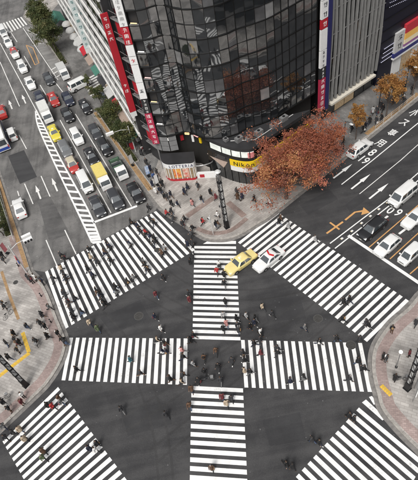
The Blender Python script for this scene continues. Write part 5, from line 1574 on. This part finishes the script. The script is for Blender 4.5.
for where, grp, heads, walk, pave, pts in crowd:
    for p in pts:
        t = CODES[p[2]] if len(p) > 2 else None
        person(p[0], p[1], RP.choice(heads), where, grp, top=t, walk=walk if walk is False and RP.random() < .6 else True, z0=PAVE_Z if pave else 0.)


# ------------------------------------------------------------------ street furniture
def lattice_tower(x, y, H, label, rz=0., lamp=False):
    c = gp(x, y); T = empty('lattice_tower', (c[0], c[1], PAVE_Z), rz, label=label, cat='light tower', group='lattice towers on the corners')
    m = MB(); m.box(-.28, .28, -.28, .28, 0, 1.3); m.box(-.34, .34, -.34, .34, -.01, .12); m.build('plinth', M_BLACK, T)
    for sx in (-1, 1):
        for sy in (-1, 1):
            m = MB(); m.box(sx * .21 - .035, sx * .21 + .035, sy * .21 - .035, sy * .21 + .035, 1.3, H); m.build('post', M_BLACK, T)
    n = int((H - 1.3) / 1.45)
    for k in range(n + 1):
        z = 1.3 + k * 1.45
        m = MB(); m.box(-.27, .27, -.27, .27, z, z + .16); m.build('collar', M_BLACK, T)
        if k < n:
            m = MB(); m.box(-.15, .15, -.15, .15, z + .16, z + 1.45); m.build('light_panel', M_PALE, T)
            m = MB(); m.bar((-.22, -.22, z + .25), (-.22, .22, z + 1.4), .04); m.build('brace', M_BLACK, T)
            m = MB(); m.bar((.22, .22, z + .25), (.22, -.22, z + 1.4), .04); m.build('brace', M_BLACK, T)
            m = MB(); m.bar((-.22, -.22, z + 1.4), (.22, -.22, z + .25), .04); m.build('brace', M_BLACK, T)
    if lamp:
        zt = 1.3 + n * 1.45 + .2
        m = MB(); m.tube([(0, 0, zt), (0, 0, zt + 1.6)], .11, 10); m.build('lamp_stem', M_GREY, T)
        m = MB(); m.tube([(0, 0, zt + 1.6), (0, 0, zt + 1.75), (0, 0, zt + 1.95)], [.22, .42, .2], 14); m.build('lamp_head', M_PALE, T)


lattice_tower(227, 228, 9.8, 'tall black lattice light tower on the plaza by the glass building', math.radians(20), True)
lattice_tower(26.5, 386, 12.5, 'tall black lattice light tower on the yellow tactile-block corner', math.radians(45))
lattice_tower(407, 389, 12.5, 'tall black lattice light tower on the short lamp corner', math.radians(30))

c = gp(396, 368); T = empty('short_lamp', (c[0], c[1], PAVE_Z), label='short dark lamp post with a white globe on the paved corner', cat='lamp')
m = MB(); m.tube([(0, 0, 0), (0, 0, .15), (0, 0, .2)], [.14, .14, .07], 12); m.build('base', M_BLACK, T)
m = MB(); m.tube([(0, 0, .18), (0, 0, 3.3)], [.055, .045], 10); m.build('pole', M_GREY, T)
m = MB(); m.ball((0, 0, 3.48), .2, .2, .2, 14, 10); m.build('globe', M_LAMPW, T, 60)

c = gp(414, 396); T = empty('information_board', (c[0], c[1], PAVE_Z), math.radians(62), label='white information board on posts beside the lattice tower', cat='board')
m = MB(); m.box(-.8, .8, -.05, .05, 1.3, 3.1); m.build('panel', M_WHITE, T)
for sx in (-1, 1):
    m = MB(); m.tube([(sx * .7, .08, 0), (sx * .7, .08, 3.15)], .04, 8); m.build('post', M_GREY, T)


def signal(base, H, arm_to, label, n_heads=2, signs=()):
    """mast with a level arm reaching arm_to (2D) and pale signal heads at its end"""
    b = Vector(base); a = Vector(arm_to); d = a - b
    T = empty('traffic_signal', (b.x, b.y, PAVE_Z), math.atan2(d.y, d.x), label=label, cat='traffic signal')
    L = d.length
    m = MB(); m.tube([(0, 0, 0), (0, 0, .3), (0, 0, H + .2)], [.13, .1, .075], 10); m.build('mast', M_PALE, T)
    m = MB(); m.tube([(0, 0, H - .5), (L * .5, 0, H), (L, 0, H + .05)], [.06, .05, .04], 8); m.build('arm', M_PALE, T)
    for k in range(n_heads):
        y = -.42 + k * .84 if n_heads > 1 else 0
        m = MB(); m.box(L - .1, L + 1.15, y - .2, y + .2, H - .1, H + .32); h = m.build('signal_head', M_WHITE, T)
        sd = 1 if y > 0 else -1
        for j in range(3):
            m = MB(); m.tube([(L + .12 + j * .4, y + sd * .2, H + .11), (L + .12 + j * .4, y + sd * .34, H + .1)], .15, 10); m.build('visor', M_BLACK, h)
    for z, mm in signs:
        m = MB(); m.tube([(-.06, -.02, z), (-.12, -.02, z)], .42, 16); q = m.build('road_sign', mm, T)
    return T


signal(gp(27, 273), 5.6, Vector(gp(27, 273)) + azv(70) * 2.0, 'pale traffic signal arm with two white heads by the tactile-block corner', 2, ((3.4, mat('sign_red', (.55, .05, .07), .5)), (2.6, mat('sign_blue', (.04, .13, .5), .5))))
signal(gp(136, 152), 5.0, Vector(gp(136, 152)) + azv(-105) * 2.6, 'pale traffic signal arm over the kerb lane beside the green trees', 1)
c = gp(213.5, 235); T = empty('pedestrian_signal', (c[0], c[1], PAVE_Z), math.radians(200), label='slim grey pedestrian signal post at the plaza kerb', cat='traffic signal')
m = MB(); m.tube([(0, 0, 0), (0, 0, 3.9)], [.06, .05], 10); m.build('post', M_PALE, T)
m = MB(); m.box(.06, .28, -.2, .2, 2.7, 3.5); m.build('signal_head', M_PALE, T)
m = MB(); m.box(.27, .4, -.17, .17, 3.42, 3.47); m.build('visor', M_BLACK, T)

# standing advertising banner and low sign boards on the pavement
for x, y, az, mm, lab in ((149, 177, 160, mat('banner_blue', (.1, .25, .55), .7, col2=(.75, .77, .8), scale=3), 'blue and white standing banner on the pavement by the kerb lane'), (158, 186, 150, M_WHITE, 'white standing banner on the pavement near the burger shop'),
                         (133, 166, 150, M_PALE, 'pale standing banner at the end of the shrub planter'), (8, 254, 120, mat('banner_pink', (.6, .2, .22), .7, var=.2), 'pink standing banner beside the signal mast')):
    c = gp(x, y); T = empty('standing_banner', (c[0], c[1], PAVE_Z), math.radians(90 - az), label=lab, cat='banner')
    m = MB(); m.box(-.3, .3, -.2, .2, 0, .1); m.build('foot', M_BLACK, T)
    m = MB(); m.tube([(0, -.32, .1), (0, -.32, 2.2)], .02, 6); m.build('pole', M_GREY, T)
    m = MB()
    R = [[(.03 * math.sin(z * 2.2 + .4), y_, z) for y_ in (-.3, -.1, .1, .32)] for z in (.5, .95, 1.4, 1.8, 2.15)]
    for i in range(4):
        for j in range(3): m.face([R[i][j], R[i][j + 1], R[i + 1][j + 1], R[i + 1][j]])
    m.build('cloth', mm, T)

# studs between the double lines of the busy road, bollards, rails
for k, (x, y) in enumerate(((412, 180.5), (399.5, 191.5), (387.5, 202.5), (379, 209), (370.5, 216), (361.7, 223), (352, 231), (342, 238.5))):
    c = gp(x, y); T = empty('road_stud', (c[0], c[1], 0), math.radians(90 - AZ_B), label='small white road stud between the double white lines', cat='road stud', group='studs between the double lines')
    m = MB(); m.hexa([(-.2, -.14, 0), (.2, -.14, 0), (.2, .14, 0), (-.2, .14, 0), (-.12, -.1, .07), (.12, -.1, .07), (.12, .1, .07), (-.12, .1, .07)]); m.build('housing', M_WHITE, T)
    m = MB(); m.box(-.19, -.13, -.07, .07, .02, .055); m.build('reflector', M_YELLOW, T)
for x, y in ((24, 266), (33, 277), (47, 296), (57, 322)):
    c = Vector(gp(x, y)) + Vector((-.7, .0)); T = empty('bollard', (c.x, c.y, PAVE_Z), label='short black bollard along the tactile-block corner kerb', cat='bollard', group='bollards on the tactile-block corner')
    m = MB(); m.tube([(0, 0, 0), (0, 0, .72), (0, 0, .8), (0, 0, .85)], [.085, .08, .075, .04], 10); m.build('post', M_BLACK, T)
    m = MB(); m.tube([(0, 0, .56), (0, 0, .64)], .088, 10); m.build('band', M_PALE, T)


def guard_rail(a, b, label, group):
    a, b = Vector(a), Vector(b); d = b - a; n = max(2, int(d.length / 2)); T = empty('guard_rail', (a.x, a.y, PAVE_Z), math.atan2(d.y, d.x), label=label, cat='railing', group=group)
    for k in range(n + 1):
        m = MB(); m.tube([(d.length * k / n, 0, 0), (d.length * k / n, 0, .8)], .035, 7); m.build('post', M_PALE, T)
    for z in (.42, .78):
        m = MB(); m.tube([(0, 0, z), (d.length, 0, z)], .025, 6); m.build('rail', M_PALE, T)


guard_rail(Vector(gp(3, 190)) - Vector((.7, 0)), Vector(gp(20, 242)) - Vector((.7, 0)), 'pale pipe guard rail along the kerb opposite the queue', None)
guard_rail(Vector(gp(128, 163)) + Vector((.75, .2)), Vector(gp(147, 190)) + Vector((.75, .2)), 'pale pipe guard rail beside the front of the kerb lane', None)
guard_rail(Vector(gp(375, 130)), Vector(gp(414, 99)), 'pale pipe guard rail along the kerb under the amber trees', None)

# driveway apron with worn stripes
ap = pA((70, 80), (96, 66), (111, 89), (84, 106))
m = MB(); m.poly(ap, .175)
for i in range(4):
    a, b = ap[i], ap[(i + 1) % 4]; m.face([V3(a, 0), V3(b, 0), V3(b, .175), V3(a, .175)])
m.build('driveway', M_OLD, kind='structure')
crossing(gp(82, 82), gp(96, 74.5), gp(91, 97), gp(105, 88.5), 7, .5, M_PAINT_OLD, z=.181)

# row of grey dome canopies and a green canopy on the far pavement
for k in range(5):
    c = gp(66.5 + 3.9 * k, 24 + 6.2 * k, 2.4); T = empty('dome_canopy', (c[0], c[1], PAVE_Z), label='grey dome canopy in the row beside the banded building', cat='canopy', group='grey dome canopies')
    m = MB(); m.rings([[(r * math.cos(2 * math.pi * j / 14), r * math.sin(2 * math.pi * j / 14), z) for j in range(14)] for r, z in ((1.15, 2.1), (1.1, 2.35), (.85, 2.65), (.45, 2.85), (.08, 2.92))]); m.build('cover', M_DOME, T, 40)
    m = MB(); m.tube([(0, 0, 0), (0, 0, 2.8)], .05, 8); m.build('pole', M_GREY, T)
    m = MB(); m.tube([(0, 0, 0), (0, 0, .08)], .4, 12); m.build('foot', M_CONC, T)
c = gp(57, 17, 2.8); T = empty('green_canopy', (c[0], c[1], PAVE_Z), math.radians(90 - AZ_A), label='green canvas canopy on posts on the far pavement', cat='canopy')
m = MB(); m.rings([[(x, -1.4, 2.4), (x, 0, 3.1), (x, 1.4, 2.4), (x, 1.35, 2.3), (x, 0, 3.0), (x, -1.35, 2.3)] for x in (-3, 3)]); m.build('cover', M_GREEN_AWN, T)
for sx in (-1, 1):
    for sy in (-1, 1):
        m = MB(); m.tube([(sx * 2.8, sy * 1.3, 0), (sx * 2.8, sy * 1.3, 2.4)], .05, 6); m.build('post', M_GREY, T)


# bicycles
def bicycle_proto():
    T = empty('bicycle')
    for x in (-.52, .52):
        m = MB(); P = [(x + .33 * math.cos(t), 0, .34 + .33 * math.sin(t)) for t in [2 * math.pi * k / 20 for k in range(21)]]; m.tube(P, .018, 6, cap=False); w = m.build('wheel', M_RUBBER, T)
        m = MB()
        for k in range(6):
            t = math.pi * k / 6; m.bar((x - .32 * math.cos(t), 0, .34 - .32 * math.sin(t)), (x + .32 * math.cos(t), 0, .34 + .32 * math.sin(t)), .006)
        m.build('spokes', M_GREY, w)
    m = MB()
    for a, b in (((-.52, 0, .34), (-.08, 0, .3)), ((-.08, 0, .3), (-.2, 0, .8)), ((-.52, 0, .34), (-.18, 0, .74)), ((-.08, 0, .3), (.36, 0, .74)), ((-.18, 0, .72), (.34, 0, .82)), ((.33, 0, .88), (.52, 0, .34))): m.tube([a, b], .018, 6)
    m.build('frame', PAINTS['charcoal'], T)
    m = MB(); m.tube([(.2, -.28, 1.0), (.32, -.1, .98), (.33, 0, .88), (.32, .1, .98), (.2, .28, 1.0)], .014, 6); m.build('handlebar', M_GREY, T)
    m = MB(); m.hexa([(-.36, -.09, .84), (-.02, -.03, .86), (-.02, .03, .86), (-.36, .09, .84), (-.36, -.09, .9), (-.02, -.03, .9), (-.02, .03, .9), (-.36, .09, .9)]); m.build('saddle', M_BLACK, T)
    m = MB(); m.box(.42, .74, -.16, .16, .78, .98); m.build('basket', M_GREY, T)
    return T


bp0 = None
for x, y, az, lab, pv in ((207, 378.5, 100, 'bicycle wheeled across the unpainted central square', False), (8, 315, 40, 'bicycle standing beside the tan strip of the tactile-block corner', True), (3.5, 399, 60, 'bicycle standing by the lattice tower of the tactile-block corner', True), (401, 379, 100, 'bicycle standing next to the short lamp', True), (35, 343, 150, 'bicycle parked next to the bend of the yellow tactile blocks', True)):
    if bp0 is None: bp0 = bicycle_proto(); o = bp0
    else: o = copy_tree(bp0)
    c = gp(x, y, .5); o.location = (c[0], c[1], PAVE_Z if pv else .012); o.rotation_euler = (0, 0, math.radians(90 - az)); tag(o, lab, 'bicycle', 'bicycles')

for x, y, lab in ((378, 113, 'slender black street lamp between the two nearer amber trees'), (404, 96, 'slender black street lamp between the two fuller amber trees'), (343, 152, 'slender black street lamp beside the duller rust-red tree')):
    c = gp(x, y); T = empty('street_lamp', (c[0], c[1], PAVE_Z), math.radians(90 - AZ_B - 90), label=lab, cat='lamp')
    m = MB(); m.tube([(0, 0, 0), (0, 0, .4), (0, 0, .45), (0, 0, 5.6)], [.14, .14, .07, .05], 10); m.build('pole', M_BLACK, T)
    m = MB(); m.tube([(0, 0, 5.5), (.5, 0, 5.75), (1.0, 0, 5.7)], [.04, .035, .03], 7); m.build('arm', M_BLACK, T)
    m = MB(); m.rings([[(1.1 + r * math.cos(2 * math.pi * k / 12), .6 * r * math.sin(2 * math.pi * k / 12), z) for k in range(12)] for r, z in ((.3, 5.6), (.36, 5.66), (.2, 5.76))]); m.build('lamp_head', M_PALE, T)

# unseen corner block outside the frame, added to give the glass something to reflect
OB = empty('reflection_block', (46, 2, PAVE_Z), label='plain grey block added out of frame for the glass to mirror', cat='building')
e = [Vector((27, 17)), Vector((27, 17)) + DB * 60, Vector((27, 17)) + DB * 60 + azv(161) * 40, Vector((27, 17)) + azv(161) * 40]
m = MB(); m.hexa([V3(p, PAVE_Z) for p in e[::-1]] + [V3(p, 30) for p in e[::-1]]); bpart(m, 'wall', M_DARKWALL, OB)
for k in range(8):
    for a, b in ((e[0], e[1]), (e[3], e[0])):
        u = (b - a).normalized(); n = Vector((-u.y, u.x)); L = (b - a).length
        m = MB(); m.obox((a + b) / 2 + n * .1, u, L / 2, .12, 3.2 + k * 3.6, 4.3 + k * 3.6); bpart(m, 'floor_band', M_CONC, OB)

# clutter on the pavement beside the banded building
for k in range(7):
    c = Vector(gp(139 - 3.4 * k, 158 - 5.3 * k)) + Vector((1.5, .3)); o = copy_tree(bp0); o.location = (c.x, c.y, PAVE_Z); o.rotation_euler = (0, 0, math.radians(20 + 8 * math.sin(k * 3)))
    tag(o, 'bicycle parked in the row behind the shrub planter and green trees', 'bicycle', 'bicycles')
for k, (t, cm, lab) in enumerate(((3, M_RED, 'red'), (8.5, M_WHITE, 'white'), (15, M_YELLOW, 'yellow'), (21, MATS['banner_blue'], 'blue'))):
    c = NL + UA * t + NA * 1.5; T = empty('sandwich_board', (c.x, c.y, PAVE_Z), math.atan2(UA.y, UA.x), label=lab + ' sandwich board at the foot of the banded building', cat='sign')
    for sx in (-1, 1):
        m = MB(); m.hexa([(sx * .28 - .02, -.35, 0), (sx * .28 + .02, -.35, 0), (sx * .28 + .02, .35, 0), (sx * .28 - .02, .35, 0), (sx * .03 - .02, -.35, 1.15), (sx * .03 + .02, -.35, 1.15), (sx * .03 + .02, .35, 1.15), (sx * .03 - .02, .35, 1.15)]); m.build('board', cm, T)
for j in range(9):
    c = NL + UA * (3.5 + j * 4.6) + NA * .6; m = MB(); u = UA; q = [c - u * 1.8, c + u * 1.8]
    m.hexa([V3(q[0] - NA * .5, 3.25), V3(q[1] - NA * .5, 3.25), V3(q[1] + NA * .7, 2.75), V3(q[0] + NA * .7, 2.75), V3(q[0] - NA * .5, 3.32), V3(q[1] - NA * .5, 3.32), V3(q[1] + NA * .7, 2.82), V3(q[0] + NA * .7, 2.82)])
    bpart(m, 'awning', [M_GREEN_AWN, M_TAUPE, M_RED, M_DOME, M_DARKWALL][j % 5], WB)
for x, y in ((150, 168), (146, 162), (157, 178), (161, 190), (141, 152), (152, 183), (120, 117), (113, 108), (167, 196), (171, 203)):
    person(x, y, RP.choice((AZ_A, AZ_A + 180)), 'beside the green trees', 'people beside the green trees', z0=PAVE_Z)
for x, y in ((370, 120), (394, 100), (352, 128), (404, 86), (343, 140), (383, 108), (399, 94)):
    person(x, y, RP.choice((AZ_B, AZ_B + 180)), 'under the amber trees', 'people under the amber trees', z0=PAVE_Z)

# plant and small lit signs low on the glass building
for x, y, w, h in ((7.2, 57.6, .55, .7), (8.6, 57.4, .45, .5), (10.2, 58.0, .6, .8), (12.6, 59.0, .5, .6), (14.4, 60.1, .6, .7), (5.4, 58.3, .3, .45)):
    m = MB(); m.obox((x, y), UB, w, .35, 6.9, 6.9 + h); u_ = bpart(m, 'roof_unit', M_GREY, GB)
    m = MB(); m.tube([(x, y, 6.9 + h), (x, y, 6.95 + h)], .22, 10); bpart(m, 'fan', M_BLACK, GB)
m = MB(); m.tube([(6.0, 57.9, 7.0), (9.4, 57.0, 7.0), (16.0, 60.9, 7.0)], .06, 6); bpart(m, 'pipe', M_PALE, GB)
for k, (t, z, w, h) in enumerate(((2.2, 5.6, .9, .35), (4.0, 5.0, .5, .9), (5.0, 5.9, .7, .3), (5.8, 4.6, .35, 1.2), (6.5, 5.7, .8, .3), (7.3, 4.8, .4, .9))):
    p, u = path_at(low, t); n = Vector((u.y, -u.x)); m = MB(); face_panel(m, p - u * w / 2, p + u * w / 2, z, z + h, .2)
    bpart(m, 'small_sign', [M_LAMPW, M_RED, MATS['warm_lamp'], M_WHITE, MATS['pink_lamp'], M_YELLOW][k], GB)
